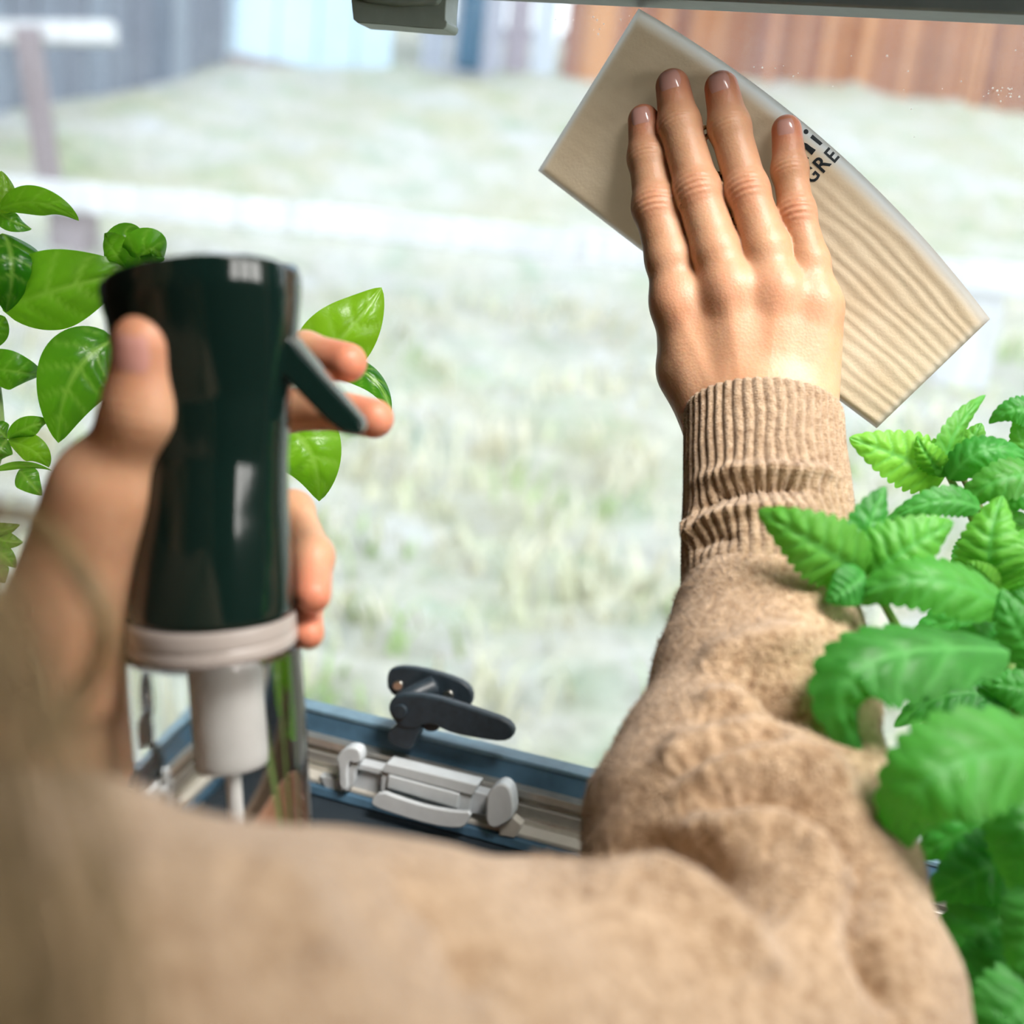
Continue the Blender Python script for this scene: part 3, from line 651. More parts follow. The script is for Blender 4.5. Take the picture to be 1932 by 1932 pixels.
# ---- the rest of the figure: arms, shoulders, neck and head (mostly outside the frame)
SH_R = at(-80, 2260, .185); EL_R = at(1470, 1990, .335)
SH_L = SH_R + np.array([-.37, .02, -.02]); EL_L = np.array([-.36, .30, CAM[2] - .40])
NECK = (SH_R + SH_L) / 2 + np.array([0, -.03, .03]); HEADC = NECK + np.array([-.01, .02, .155]); HIP = NECK + np.array([0, -.04, -.52])
def torso_sdf(P):
    d = cap(P, NECK + [0, 0, -.02], HEADC + [0, 0, -.06], .05, .045)
    hd = np.sqrt((((P - HEADC) / np.array([.073, .092, .110])) ** 2).sum(1)); d = smin(d, (hd - 1) * .08, .02)
    d = smin(d, cap(P, HEADC + [0, .055, -.065], HEADC + [0, .072, -.085], .03, .022), .03)        # jaw and chin
    d = smin(d, cap(P, HEADC + [0, .085, .01], HEADC + [0, .108, -.028], .008, .011), .012)           # nose
    for s in (-1, 1):
        d = smin(d, cap(P, HEADC + [s * .074, -.004, .012], HEADC + [s * .072, 0, -.022], .010, .008), .006)    # ears
        d = -smin(-d, ball(P, HEADC + [s * .030, .095, .012], .013), .006)                            # eye sockets
        d = smin(d, ball(P, HEADC + [s * .030, .078, .010], .0125), .003)
    d = smin(d, cap(P, HEADC + [-.020, .090, -.055], HEADC + [.020, .090, -.055], .0065, .0065), .006)   # lips
    d = smin(d, cap(P, SH_R, SH_L, .045, .045), .03); d = smin(d, cap(P, NECK + [0, .0, -.1], HIP, .10, .10, (np.array([0, 1.0, 0]), 1.35)), .05)
    for a, b, c in ((SH_R, EL_R, ARM_R[1]), (SH_L, EL_L, LA)):
        d = smin(d, cap(P, a, b, .036, .030), .02); d = smin(d, cap(P, b, c, .030, .017), .01)
    return d
pts = [SH_R, SH_L, EL_R, EL_L, HEADC + [0, 0, .1], HIP, ARM_R[0], LA]
VT, QT = surf_nets(torso_sdf, np.min(pts, 0) - .13, np.max(pts, 0) + .13, .009)
VT = snap(torso_sdf, VT, 1, .004)
body = mesh_np('body', np.concatenate([VR, VL, VT]), np.concatenate([QR, QL + len(VR), QT + len(VR) + len(VL)]), M['skin'], person)
vcol(body, 'red', np.concatenate([redR, redL, np.zeros(len(VT))]))
for f, (L, Wd) in {'index': (.0058, .0050), 'middle': (.0064, .0056), 'ring': (.0060, .0054), 'pinky': (.0050, .0044)}.items():
    J, R = FN[f]; ax = unit(J[0] - J[1]); do = unit(WN - (WN @ ax) * ax); c0 = J[0] - ax * .0016
    # find the real surface above the nail centre
    ts = np.linspace(0, .014, 120); dd = rhand(c0 + ts[:, None] * do, True); t = ts[np.argmax(dd > 0)]
    nail('fingernail', c0 + do * (t + .0003), ax, do, L, Wd, R[0] * 1.02, M['nail'], body)
ax = unit(LT[0][0] - LT[0][1]); do = unit(-CF * 1.0 - CR * .10); do = unit(do - (do @ ax) * ax); c0 = LT[0][0] - ax * .004
ts = np.linspace(0, .016, 120); dd = lhand(c0 + ts[:, None] * do, True); t = ts[np.argmax(dd > 0)]
nail('thumbnail', c0 + do * (t + .0002), ax, do, .0080, .0066, .0096, M['nail_thumb'], body)

# ---- sweater
SL = [(at(1443, 1190, .4355), .0372), (at(1440, 1290, .424), .0400), (at(1400, 1590, .386), .0545), (at(1470, 1900, .338), .0555)]
SU = [(at(1470, 1955, .336), .0545), (at(1080, 2075, .295), .0570), (at(600, 2125, .245), .0600), (at(180, 2275, .200), .0640), (SH_R, .070)]
def sleeve_sdf(P):
    d = cap(P, SL[0][0], SL[1][0], SL[0][1], SL[1][1])
    for a, b in zip(SL[1:-1], SL[2:]): d = smin(d, cap(P, a[0], b[0], a[1], b[1]), .012)
    u = None
    for a, b in zip(SU[:-1], SU[1:]):
        c = cap(P, a[0], b[0], a[1], b[1]); u = c if u is None else smin(u, c, .02)
    return smin(d, u, .003)
def jumper_sdf(P):
    d = cap(P, SH_R + [-.03, 0, 0], SH_L, .064, .060); d = smin(d, cap(P, NECK + [0, 0, -.13], HIP, .135, .135, (np.array([0, 1.0, 0]), 1.3)), .05)
    d = smin(d, cap(P, SH_L, EL_L, .06, .052), .03); d = smin(d, cap(P, EL_L, at(25, 1600, .372), .052, .036), .02)
    return smin(d, cap(P, SU[-2][0], SH_R, .060, .066), .03)
pts = np.array([p[0] for p in SL + SU])
VS, QS = surf_nets(sleeve_sdf, pts.min(0) - .085, pts.max(0) + .085, .0034)
VS = snap(sleeve_sdf, VS, 1, .003); VS, QS = subdivide(VS, QS); VS = snap(sleeve_sdf, VS, 2, .002)
NS = grad(sleeve_sdf, VS, 1e-3); NS /= np.linalg.norm(NS, axis=1)[:, None] + 1e-9
pts = [SH_R, SH_L, EL_L, HIP, at(25, 1600, .372), SU[-2][0]]
VJ, QJ = surf_nets(jumper_sdf, np.min(pts, 0) - .16, np.max(pts, 0) + .10, .009); VJ = snap(jumper_sdf, VJ, 1, .004)
def fold_field(V, NV, folds):
    pr = project(V); facing = ((V - CAM) * NV).sum(1) < 0; out = np.zeros(len(V))
    cand = np.where(facing)[0]
    for pl, amp, w in folds:
        pl = np.array(pl, float); seg = []
        for a, b in zip(pl[:-1], pl[1:]): seg += [a + (b - a) * t for t in np.linspace(0, 1, 8, endpoint=False)]
        seg.append(pl[-1]); pts3 = []
        for s in seg:
            e = (pr[cand, 0] - s[0]) ** 2 + (pr[cand, 1] - s[1]) ** 2; near = cand[e < 144]
            if len(near): pts3.append(V[near[np.argmin(pr[near, 2])]])
        if not pts3: continue
        pts3 = np.array(pts3); best = np.full(len(V), 9.0); n = len(pts3); tap = np.zeros(len(V))
        box = (V > pts3.min(0) - 3 * w).all(1) & (V < pts3.max(0) + 3 * w).all(1); ii = np.where(box)[0]
        for k, q in enumerate(pts3):
            dd = ((V[ii] - q) ** 2).sum(1); m = dd < best[ii]; best[ii[m]] = dd[m]; tap[ii[m]] = min(1, 4.2 * min(k + .6, n - k - .4) / n)
        out += np.where(amp < 0, 1.6 * amp * tap * np.exp(-(best / (.8 * w) ** 2) ** .62), 1.35 * amp * tap * np.exp(-best / (.8 * w) ** 2))
    return out
FOLDS = [
 ([(1120, 1606), (1218, 1590), (1293, 1602), (1358, 1640), (1405, 1686), (1450, 1740)], -.010, .0085),
 ([(1172, 1563), (1265, 1551), (1405, 1528), (1474, 1528), (1521, 1551), (1568, 1598), (1614, 1658)], .0058, .0085),
 ([(1245, 1535), (1335, 1503), (1428, 1486), (1498, 1500), (1568, 1542), (1614, 1588), (1640, 1615)], -.0085, .0068),
 ([(1242, 1500), (1321, 1455), (1428, 1421), (1498, 1411), (1568, 1435), (1628, 1477)], .0060, .0080),
 ([(1256, 1472), (1311, 1430), (1381, 1408), (1451, 1393), (1510, 1390)], -.0040, .0050),
 ([(1232, 1455), (1293, 1393), (1381, 1370), (1498, 1356)], .0042, .0070),
 ([(1290, 1350), (1360, 1330), (1440, 1325), (1520, 1345)], -.0025, .006),
 ([(1380, 1256), (1451, 1284), (1498, 1314), (1545, 1345)], -.0085, .0070),
 ([(1293, 1258), (1381, 1216), (1474, 1202), (1554, 1197)], .0046, .0085),
 ([(1300, 1310), (1380, 1300), (1450, 1310)], .0028, .006),
 ([(1656, 1560), (1648, 1650), (1633, 1728), (1655, 1800), (1700, 1880), (1715, 1925)], -.0075, .0070),
 ([(1100, 1652), (1220, 1645), (1300, 1680), (1370, 1735), (1410, 1790), (1425, 1850)], .0060, .0120),
 ([(700, 1640), (850, 1700), (900, 1800), (950, 1900)], -.004, .014),
 ([(450, 1600), (560, 1700), (620, 1850)], .004, .014),
]
fd = fold_field(VS, NS, FOLDS)
lump = .0011 * np.sin(VS @ np.array([95, 40, 70])) * np.sin(VS @ np.array([-50, 110, 60]) + 1.3)
sweater = mesh_np('sweater', np.concatenate([VS + NS * (fd + lump)[:, None], VJ]), np.concatenate([QS, QJ + len(VS)]), M['wool'], person)

def cuff(name, C, RX, RY, front, ribs, folds, parent, nt=230, na=520, ribamp=.0015, inner=True):
    """ribbed knit tube: centres C, half widths RX (across), RY (front-back)"""
    C = np.asarray(C); k = len(C); T = np.linspace(0, k - 1, nt); c = catmull(C, T); rx = np.interp(T, range(k), RX); ry = np.interp(T, range(k), RY)
    tg = np.gradient(c, axis=0); tg /= np.linalg.norm(tg, axis=1)[:, None]; a = np.linspace(0, 2 * math.pi, na, endpoint=False)
    sd = np.cross(tg, front); sd /= np.linalg.norm(sd, axis=1)[:, None]; fr = np.cross(sd, tg)
    V = c[:, None] + rx[:, None, None] * np.cos(a)[None, :, None] * sd[:, None] + ry[:, None, None] * np.sin(a)[None, :, None] * fr[:, None]
    NV = np.cos(a)[None, :, None] * sd[:, None] / rx[:, None, None] + np.sin(a)[None, :, None] * fr[:, None] / ry[:, None, None]; NV /= np.linalg.norm(NV, axis=2)[..., None]
    Vf, Nf = V.reshape(-1, 3), NV.reshape(-1, 3); s = np.repeat(T / (k - 1), na); aa = np.tile(a, nt)
    wob = .35 * np.sin(9 * s + 2 * aa) + .25 * np.sin(17 * s + 5 * aa)
    rib = np.abs(np.cos(ribs / 2 * aa + wob)) ** .8 - .6
    knit = .00016 * np.sin(s * 2 * math.pi * 62 + np.where(np.cos(ribs * aa) > 0, 0, 1.5))
    fade = np.clip((1.02 - s) * 6, 0, 1)
    d = ribamp * rib * fade + knit + fold_field(Vf, Nf, folds); d -= .0014 * np.exp(-s / .012)            # rolled-in edge
    Vo = Vf + Nf * d[:, None]; i, j = np.meshgrid(np.arange(nt - 1), np.arange(na), indexing='ij'); jj = (j + 1) % na
    Q = np.stack([i * na + j, i * na + jj, (i + 1) * na + jj, (i + 1) * na + j], -1).reshape(-1, 4)
    ni = 30; Vi = (Vf - Nf * .0022).reshape(nt, na, 3)[:ni].reshape(-1, 3); b = len(Vo)      # inner wall
    i, j = np.meshgrid(np.arange(ni - 1), np.arange(na), indexing='ij'); jj = (j + 1) % na
    Q2 = b + np.stack([i * na + j, (i + 1) * na + j, (i + 1) * na + jj, i * na + jj], -1).reshape(-1, 4)
    j = np.arange(na); jj = (j + 1) % na; Q3 = np.stack([j, b + j, b + jj, jj], -1)
    return mesh_np(name, np.concatenate([Vo, Vi]), np.concatenate([Q, Q2, Q3]), M['wool_cuff'], parent)
CF_FOLDS = [
 ([(1292, 905), (1380, 878), (1470, 872), (1560, 882), (1600, 900)], .0030, .0042),
 ([(1296, 962), (1350, 925), (1420, 908), (1490, 905), (1550, 915)], -.0042, .0038),
 ([(1292, 1010), (1325, 975), (1390, 952), (1480, 945), (1560, 955)], .0030, .0040),
 ([(1294, 1035), (1330, 1012), (1390, 1000)], -.0022, .0035),
 ([(1290, 975), (1292, 1000), (1296, 1020)], .0030, .006),
]
cuff('ribbed_cuff', [at(1440, 775, .478), at(1442, 850, .469), at(1447, 930, .461), at(1449, 1010, .4545), at(1446, 1140, .4418)],
     [.0338, .0338, .0345, .0352, .0342], [.0270, .0275, .0290, .0318, .0332], -CF, 48, CF_FOLDS, sweater)

# ---- loose hair over the shoulder
def strand(name, px, dep, width, n, mat, parent, seed):
    rg = np.random.default_rng(seed); VV, FF = [], []; o = 0
    for k in range(n):
        off = rg.normal(0, 1, 3) * width; off2 = off + rg.normal(0, 1, 3) * width * .6
        P = [at(x, y, dep + .006 * math.sin(i)) + off * (1 - i / len(px)) + off2 * (i / len(px)) for i, (x, y) in enumerate(px)]
        V, F = tube('', P, [.00022] * len(P), None, seg=5, sub=6, ret=True); VV.append(V); FF += [tuple(i + o for i in f) for f in F]; o += len(V)
    return mesh(name, np.concatenate(VV), FF, mat, parent)
hair = empty('hair', HEADC); hair.parent = person; hair.matrix_parent_inverse = person.matrix_world.inverted()
hx = [(-420, 300), (-180, 700), (-40, 935), (60, 975), (140, 1065), (190, 1170), (170, 1270), (95, 1370), (10, 1450)]
strand('hair_lock', hx, .205, .0016, 26, M['hair'], hair, 1)
strand('hair_lock', [(-420, 500), (-150, 900), (-30, 1080), (30, 1170), (80, 1290), (90, 1390)], .200, .0014, 16, M['hair'], hair, 2)
strand('hair_lock', [(-420, 600), (-120, 1000), (-10, 1180), (20, 1300), (30, 1420)], .197, .0014, 14, M['hair'], hair, 3)
strand('hair_lock', [(-420, 950), (-190, 1180), (-90, 1380), (-30, 1600), (10, 1850), (20, 2100)], .128, .0075, 150, M['hair'], hair, 4)  # broad near lock, added to darken the sleeve at lower left
def hair_cap(P):
    hd = np.sqrt((((P - HEADC - [0, -.014, .012]) / np.array([.088, .104, .122])) ** 2).sum(1)); d = (hd - 1) * .09
    d = smin(d, cap(P, HEADC + [0, -.07, -.02], HEADC + [0, -.085, -.16], .065, .05), .04)
    return -smin(-d, cap(P, HEADC + [0, .09, .03], HEADC + [0, .09, -.12], .062, .07), .012)
VH, QH = surf_nets(hair_cap, HEADC - .3, HEADC + .2, .007); mesh_np('hair_mass', VH, QH, M['hair'], hair)

# ---- wool fuzz standing off the knit
def fuzz(V, N_, count, seed, parent):
    rg = np.random.default_rng(seed); pr = project(V); ok = np.where((pr[:, 0] > 1000) & (pr[:, 0] < 1800) & (pr[:, 1] > 730) & (pr[:, 1] < 1700) & (pr[:, 2] < .52) & (((V - CAM) * N_).sum(1) < .12 * np.linalg.norm(V - CAM, axis=1)))[0]
    ii = rg.choice(ok, count); p = V[ii]; n = N_[ii]; r = rg.standard_normal((count, 3)); r -= (r * n).sum(1)[:, None] * n; r /= np.linalg.norm(r, axis=1)[:, None]
    L = rg.uniform(.0012, .0034, count)[:, None]; s = np.cross(n, r) * .00006; d1 = p + (n * .55 + r * .45) * L * .5; d2 = p + (n * .55 + r * 1.0) * L
    W = np.stack([p - s - n * .0004, p + s - n * .0004, d1 + s, d1 - s, d2], 1).reshape(-1, 3); b = np.arange(count)[:, None] * 5
    F = np.concatenate([b + np.array([[0, 1, 2]]), b + np.array([[0, 2, 3]]), b + np.array([[3, 2, 4]])]); o = mesh_np('wool_fuzz', W, F, M['wool'], parent, smooth=False); o['kind'] = 'stuff'
fuzz(VS + NS * (fd + lump)[:, None], NS, 16000, 5, sweater)
cm = bpy.data.objects['ribbed_cuff'].data; cv = np.empty(len(cm.vertices) * 3, np.float32); cn = cv.copy(); cm.vertices.foreach_get('co', cv); cm.vertices.foreach_get('normal', cn)
fuzz(cv.reshape(-1, 3)[:230 * 520].astype(float), cn.reshape(-1, 3)[:230 * 520].astype(float), 9000, 6, sweater)
# ================================================================== SPRAY BOTTLE
D0 = .362; BO = at(402, 1190, D0); SC = D0 / FPX
tl = math.radians(10); lean = math.radians(1.4)
BUP = math.cos(tl) * (math.cos(lean) * CU - math.sin(lean) * CR) - math.sin(tl) * CF
BR = unit(CR - (CR @ BUP) * BUP); BF = np.cross(BR, BUP)          # BF points towards the camera
if BF @ CF > 0: BF = -BF
def bpt(x, y, z=0.0):           # point of the bottle's middle plane seen at this pixel, moved z towards the camera
    r = ray(x, y); return CAM + r * (((BO - CAM) @ BF) / (r @ BF)) + BF * z
def bh(y): return (1190 - y) * SC / math.cos(tl)
bottle = empty('spray_bottle', BO + BUP * bh(1760)); tag(bottle, 'glossy black trigger sprayer on a clear water-filled bottle held in the left hand', 'spray bottle')
ry_ = [1152, 1130, 1060, 960, 870, 750, 620, 545]
lf_ = [250, 249, 254, 262, 262, 245, 214, 205]; rt_ = [556, 556, 551, 543, 541, 548, 561, 566]
def sect(y):
    o = np.argsort(ry_); return np.interp(y, np.array(ry_)[o], np.array(lf_)[o]), np.interp(y, np.array(ry_)[o], np.array(rt_)[o])
def ytop(x): return np.interp(x, [180, 215, 260, 330, 420, 500, 540, 566], [549, 533, 515, 499, 489, 488, 496, 516])
na = 72; lev = np.concatenate([np.linspace(0, .97, 60), [.985, .995, 1.0]]); V = []
for s in lev:
    y0 = 1152 + s * (500 - 1152); l, r = sect(max(545, y0)); cx = (l + r) / 2; hw = (r - l) / 2
    if s > .97: hw -= (0, 1.5, 5)[list(lev[-3:]).index(s)] if s in lev[-3:] else 0
    dk = np.interp(y0, [545, 640, 750, 860, 1000, 1152], [168, 150, 128, 122, 138, 152])
    for a in np.linspace(0, 2 * math.pi, na, endpoint=False):
        X = cx + hw * math.cos(a); nose = max(0, -math.cos(a)) ** 6 * np.clip((s - .88) / .12, 0, 1) * 14; X -= nose
        y = 1152 + s * (ytop(X) - 1152)
        V.append(bpt(X, y, dk * math.sin(a) * SC))
n = len(lev); F = []
for i in range(n - 1):
    for j in range(na): F.append((i * na + j, (i + 1) * na + j, (i + 1) * na + (j + 1) % na, i * na + (j + 1) % na))
V = np.array(V); rim = V[(n - 1) * na:]
# recessed, slightly domed top and closed base
cen = rim.mean(0); b0 = len(V); V = np.concatenate([V, cen + (rim - cen) * .93 - BUP * .0010, cen + (rim - cen) * .5 + BUP * .0012, [cen + BUP * .0018], [V[:na].mean(0)]])
for j in range(na):
    k = (j + 1) % na
    F += [((n - 1) * na + j, b0 + j, b0 + k, (n - 1) * na + k), (b0 + j, b0 + na + j, b0 + na + k, b0 + k), (b0 + na + j, b0 + 2 * na, b0 + na + k), (j, k, b0 + 2 * na + 1)]
o = mesh('sprayer_head', V, F, M['black_gloss'], bottle); bm = bmesh.new(); bm.from_mesh(o.data); bmesh.ops.recalc_face_normals(bm, faces=bm.faces[:]); bm.to_mesh(o.data); bm.free()
# trigger: a tapering fin
tp = [(530, 630), (556, 634), (576, 660), (614, 706), (654, 752), (686, 790), (693, 807), (680, 820), (655, 817), (624, 794), (584, 752), (546, 712), (530, 700)]
P0 = [bpt(x, y, .0085 - .0035 * max(0, (x - 560) / 130)) for x, y in tp]; P1 = [bpt(x, y, -.0085 + .0035 * max(0, (x - 560) / 130)) for x, y in tp]; m = len(tp)
F = [tuple(range(m)), tuple(range(2 * m - 1, m - 1, -1))] + [(i, m + i, m + (i + 1) % m, (i + 1) % m) for i in range(m)]
o = mesh('trigger', P0 + P1, F, M['black_gloss'], bottle, smooth=False); bm = bmesh.new(); bm.from_mesh(o.data); bmesh.ops.recalc_face_normals(bm, faces=bm.faces[:]); bm.to_mesh(o.data); bm.free(); bevel(o, .0022, 4, 30)
def lathe(name, prof, mat, na=64, cap_=True, cx=402):
    V, F = [], []; n = len(prof)
    for y, r in prof:
        for a in np.linspace(0, 2 * math.pi, na, endpoint=False): V.append(BO + BUP * bh(y) + (BR * math.cos(a) + BF * math.sin(a)) * r * SC + BR * (cx - 402) * SC)
    for i in range(n - 1):
        for j in range(na): F.append((i * na + j, i * na + (j + 1) % na, (i + 1) * na + (j + 1) % na, (i + 1) * na + j))
    if cap_: F += [tuple(range(na)), tuple(range((n - 1) * na, n * na))]
    o = mesh(name, V, F, mat, bottle); bm = bmesh.new(); bm.from_mesh(o.data); bmesh.ops.recalc_face_normals(bm, faces=bm.faces[:]); bm.to_mesh(o.data); bm.free()
    m = o.modifiers.new('wn', 'WEIGHTED_NORMAL'); return o
lathe('collar', [(1152.5, 150), (1153.5, 153), (1162, 155), (1186, 156.5), (1189, 153), (1191, 153), (1194, 157), (1212, 157), (1216, 153)], M['collar'])
lathe('bottle_body', [(1216.5, 150), (1217, 158), (1226, 161), (1300, 162), (1500, 162), (1690, 161), (1735, 157), (1752, 148), (1758, 130)], M['water'], 96)
lathe('pump_tube', [(1218, 50), (1224, 52), (1300, 51), (1420, 51), (1440, 50), (1446, 46)], M['tube_white'], 48, cx=415)
lathe('dip_tube', [(1446.5, 11), (1600, 11), (1730, 11)], M['tube_white'], 16, cx=415)

# ================================================================== CLEANING CLOTH
cA, cB, cC, cD = (1205, 16), (1015, 322), (1868, 602), (1654, 808)
nu, nv = 170, 84; TK = .0042
def cloth_px(u, v):          # u along the long side, v from edge AC (0) to edge BD (1)
    A = np.array(cA) + (np.array(cC) - cA) * u; B = np.array(cB) + (np.array(cD) - cB) * u
    p = A + (B - A) * v; d = np.array([.66, -.75]); bul = 4 * u * (1 - u) * (1 - v) ** 1.5 * 46; p = p + d * bul
    p = p + np.array([-.6, .8]) * 4 * u * (1 - u) * v ** 2 * 2
    return p
V = np.zeros((2, nu, nv, 3)); thin_ = np.zeros(nu * nv)
for i in range(nu):
    u = i / (nu - 1)
    for j in range(nv):
        v = j / (nv - 1); p = cloth_px(u, v)
        e = min(v / .075, (1 - v) / .04); round_ = math.sqrt(max(0, 1 - max(0, 1 - e) ** 2)); e2 = min(u, 1 - u) / .012; r2 = math.sqrt(max(0, 1 - max(0, 1 - e2) ** 2))
        lump = .5 + .5 * math.sin(u * 9 + v * 4)
        fold = 1.0
        rib = .00027 * math.sin(2 * math.pi * (14.0 * v + .09 * math.sin(u * 17 + v * 9) + .06 * math.sin(u * 41 + v * 23) + .10 * math.sin(v * 31))) * (.6 + .4 * lump) * np.clip((u - .2) / .3, .15, 1)
        lift = .010 * max(0, u - .72) ** 1.4 + .0015 * math.sin(u * 6 + v * 3) * v
        t = TK * fold * (.16 + .84 * round_) * (.3 + .7 * r2)
        thin_[i * nv + j] = max(np.clip(1.35 - v / .065, 0, 1) * np.clip(1.15 - abs(u - .5) * .9, 0, 1), np.clip(1.2 - u / .012, 0, 1), .6 * np.clip(1.2 - (1 - v) / .02, 0, 1), .35 * np.clip(1 - (1 - u) / .02, 0, 1))
        V[0, i, j] = win(*p, .0006 + lift + t) + WN * rib * round_; V[1, i, j] = win(*p, .0006 + max(0, lift) * .8)
fr = V[0].reshape(-1, 3); bk = V[1].reshape(-1, 3); b = nu * nv
i, j = np.meshgrid(np.arange(nu - 1), np.arange(nv - 1), indexing='ij'); q = np.stack([i * nv + j, i * nv + j + 1, (i + 1) * nv + j + 1, (i + 1) * nv + j], -1).reshape(-1, 4)
per = [(k, 0) for k in range(nu)] + [(nu - 1, k) for k in range(1, nv)] + [(k, nv - 1) for k in range(nu - 2, -1, -1)] + [(0, k) for k in range(nv - 2, 0, -1)]
per = [a * nv + c for a, c in per]; side = [(per[k], per[(k + 1) % len(per)], b + per[(k + 1) % len(per)], b + per[k]) for k in range(len(per))]
cloth = mesh_np('cleaning_cloth', np.concatenate([fr, bk]), np.concatenate([q, np.array(side)]), M['cloth'])
bm = bmesh.new(); bm.from_mesh(cloth.data); bmesh.ops.recalc_face_normals(bm, faces=bm.faces[:]); bm.to_mesh(cloth.data); bm.free()
vcol(cloth, 'thin', np.concatenate([thin_, thin_]))
tag(cloth, 'cream ribbed folded cleaning cloth pressed flat on the window pane', 'cloth')
bvh = BVHTree.FromPolygons([Vector(v) for v in fr], [tuple(map(int, f)) for f in q])
def on_cloth(px, py, off=.00025):
    r = ray(px, py); h = bvh.ray_cast(Vector(CAM), Vector(unit(r)))
    p = np.array(h[0]) if h[0] is not None else win(px, py, .006)
    return p - unit(r) * off
def print_mesh(name, verts2, faces):
    o = mesh(name, [on_cloth(x, y) for x, y in verts2], faces, M['ink'], cloth, smooth=False); return o
eR = np.array([.655, -.755]); eU = np.array([-.735, -.678])
def lettering(ch, org, h, w):
    cu = bpy.data.curves.new('t', 'FONT'); cu.body = ch; cu.offset = .018; cu.resolution_u = 3; ob = bpy.data.objects.new('t', cu); COL.objects.link(ob)
    bpy.context.view_layer.update(); me = ob.evaluated_get(bpy.context.evaluated_depsgraph_get()).to_mesh()
    bm = bmesh.new(); bm.from_mesh(me); bmesh.ops.triangulate(bm, faces=bm.faces[:]); bmesh.ops.subdivide_edges(bm, edges=bm.edges[:], cuts=2, use_grid_fill=True); bm.verts.index_update()
    P = np.array([v.co[:2] for v in bm.verts]); Fc = [tuple(v.index for v in f.verts) for f in bm.faces]; bm.free(); bpy.data.objects.remove(ob)
    lo, hi = P.min(0), P.max(0); P = (P - lo) / (hi - lo)
    print_mesh('printed_letter', [tuple(np.array(org) + eR * x * w + eU * y * h) for x, y in P], Fc)
lettering('G', (1534, 349), 29, 23)
lettering('R', (1554, 327), 30, 24)
lettering('E', (1575, 308), 29, 15)
Zt = lambda L: [(1440 + x * .1035, 200 + y * .1035) for x, y in L]
def poly_print(L):
    bm = bmesh.new(); bm.faces.new([bm.verts.new((x, y, 0)) for x, y in Zt(L)]); bmesh.ops.triangulate(bm, faces=bm.faces[:])
    bmesh.ops.subdivide_edges(bm, edges=bm.edges[:], cuts=3, use_grid_fill=True); bm.verts.index_update()
    print_mesh('printed_mark', [tuple(v.co[:2]) for v in bm.verts], [tuple(v.index for v in f.verts) for f in bm.faces]); bm.free()
poly_print([(745, 665), (800, 685), (875, 745), (960, 800), (885, 895), (770, 785)])
poly_print([(770, 910), (835, 945), (790, 1010), (765, 985)])
poly_print([(900, 520), (1085, 680), (1035, 722), (855, 578)])
poly_print([(780 + 46 * math.cos(t), 468 + 46 * math.sin(t)) for t in np.linspace(0, 2 * math.pi, 16, endpoint=False)])

# ================================================================== HERBS
def leaf(parent, base, mid, tip, width, kind='basil', roll=0.0, cup=.18, young=0.0, seed=0, wave=.0, tooth=None):
    """blade along the curve base-mid-tip (3D), width in metres, roll degrees about its own rib (0 = faces the camera)"""
    base, mid, tip = (np.asarray(p, float) for p in (base, mid, tip)); ctrl = 2 * mid - .5 * (base + tip); nl, nw = (30, 17) if kind == 'basil' else (67, 17)
    T = np.linspace(0, 1, nl); C = ((1 - T) ** 2)[:, None] * base + (2 * T * (1 - T))[:, None] * ctrl + (T ** 2)[:, None] * tip
    tg = np.gradient(C, axis=0); tg /= np.linalg.norm(tg, axis=1)[:, None]; L = np.linalg.norm(np.diff(C, axis=0), axis=1).sum()
    view = unit(CAM - (base + tip) / 2); n0 = unit(view - (view @ tg[nl // 2]) * tg[nl // 2])
    n0 = math.cos(math.radians(roll)) * n0 + math.sin(math.radians(roll)) * np.cross(tg[nl // 2], n0)
    rg = np.random.default_rng(seed + 11)
    V = []; vein = []; 
    if kind == 'basil': prof = (np.sin(math.pi * np.clip(T, 0, 1) ** .82)) ** .72 * (1 - .18 * T)
    else: prof = (np.sin(math.pi * np.clip(T, 0, 1) ** .66)) ** .66 * (1 - .10 * T)
    nvein = 5 if kind == 'basil' else 7; tw = rg.normal(0, .12)
    for i, t in enumerate(T):
        n = unit(n0 - (n0 @ tg[i]) * tg[i]); sd = np.cross(n, tg[i]); an = tw * (t - .5) * 2; n, sd = math.cos(an) * n + math.sin(an) * sd, math.cos(an) * sd - math.sin(an) * n
        w = width / 2 * prof[i]
        if kind != 'basil' and .06 < t < .97: w *= 1 - .15 * (abs(((t * 11) % 1) - .62) / .62) ** 1.5
        for j in range(nw):
            s = -1 + 2 * j / (nw - 1); ph = (t - .5 * abs(s) * (.34 if kind == 'basil' else .30)) * nvein; fr_ = ph - math.floor(ph + .5)
            v = math.exp(-(fr_ / .085) ** 2) * (abs(s) < .9) * (.1 < t < .93) * (1 - .5 * abs(s)); mv = math.exp(-(s * w / (.0007 if kind == 'basil' else .0009)) ** 2) * (1 - .4 * t)
            bul = (1 - abs(2 * fr_) ** 2) * 0 + (abs(math.cos(math.pi * fr_)) - 1) * -1
            puff = (.055 if kind == 'basil' else .060) * width * abs(math.sin(math.pi * ph)) ** .7 * (1 - abs(s) ** 2) * min(1, abs(s) * 4) * min(1, 6 * t) * min(1, 6 * (1 - t))
            z = cup * w * (abs(s) ** 1.4) * -1 + puff + wave * w * math.sin(t * 9 + s * 2 + seed) * abs(s)
            V.append(C[i] + sd * w * s + n * z); vein.append(max(mv, .75 * v))
    F = [(i * nw + j, (i + 1) * nw + j, (i + 1) * nw + j + 1, i * nw + j + 1) for i in range(nl - 1) for j in range(nw - 1)]
    o = mesh('leaf', V, F, M['basil' if kind == 'basil' else 'balm'], parent); vcol(o, 'vein', vein); vcol(o, 'young', np.full(len(V), young))
    return o
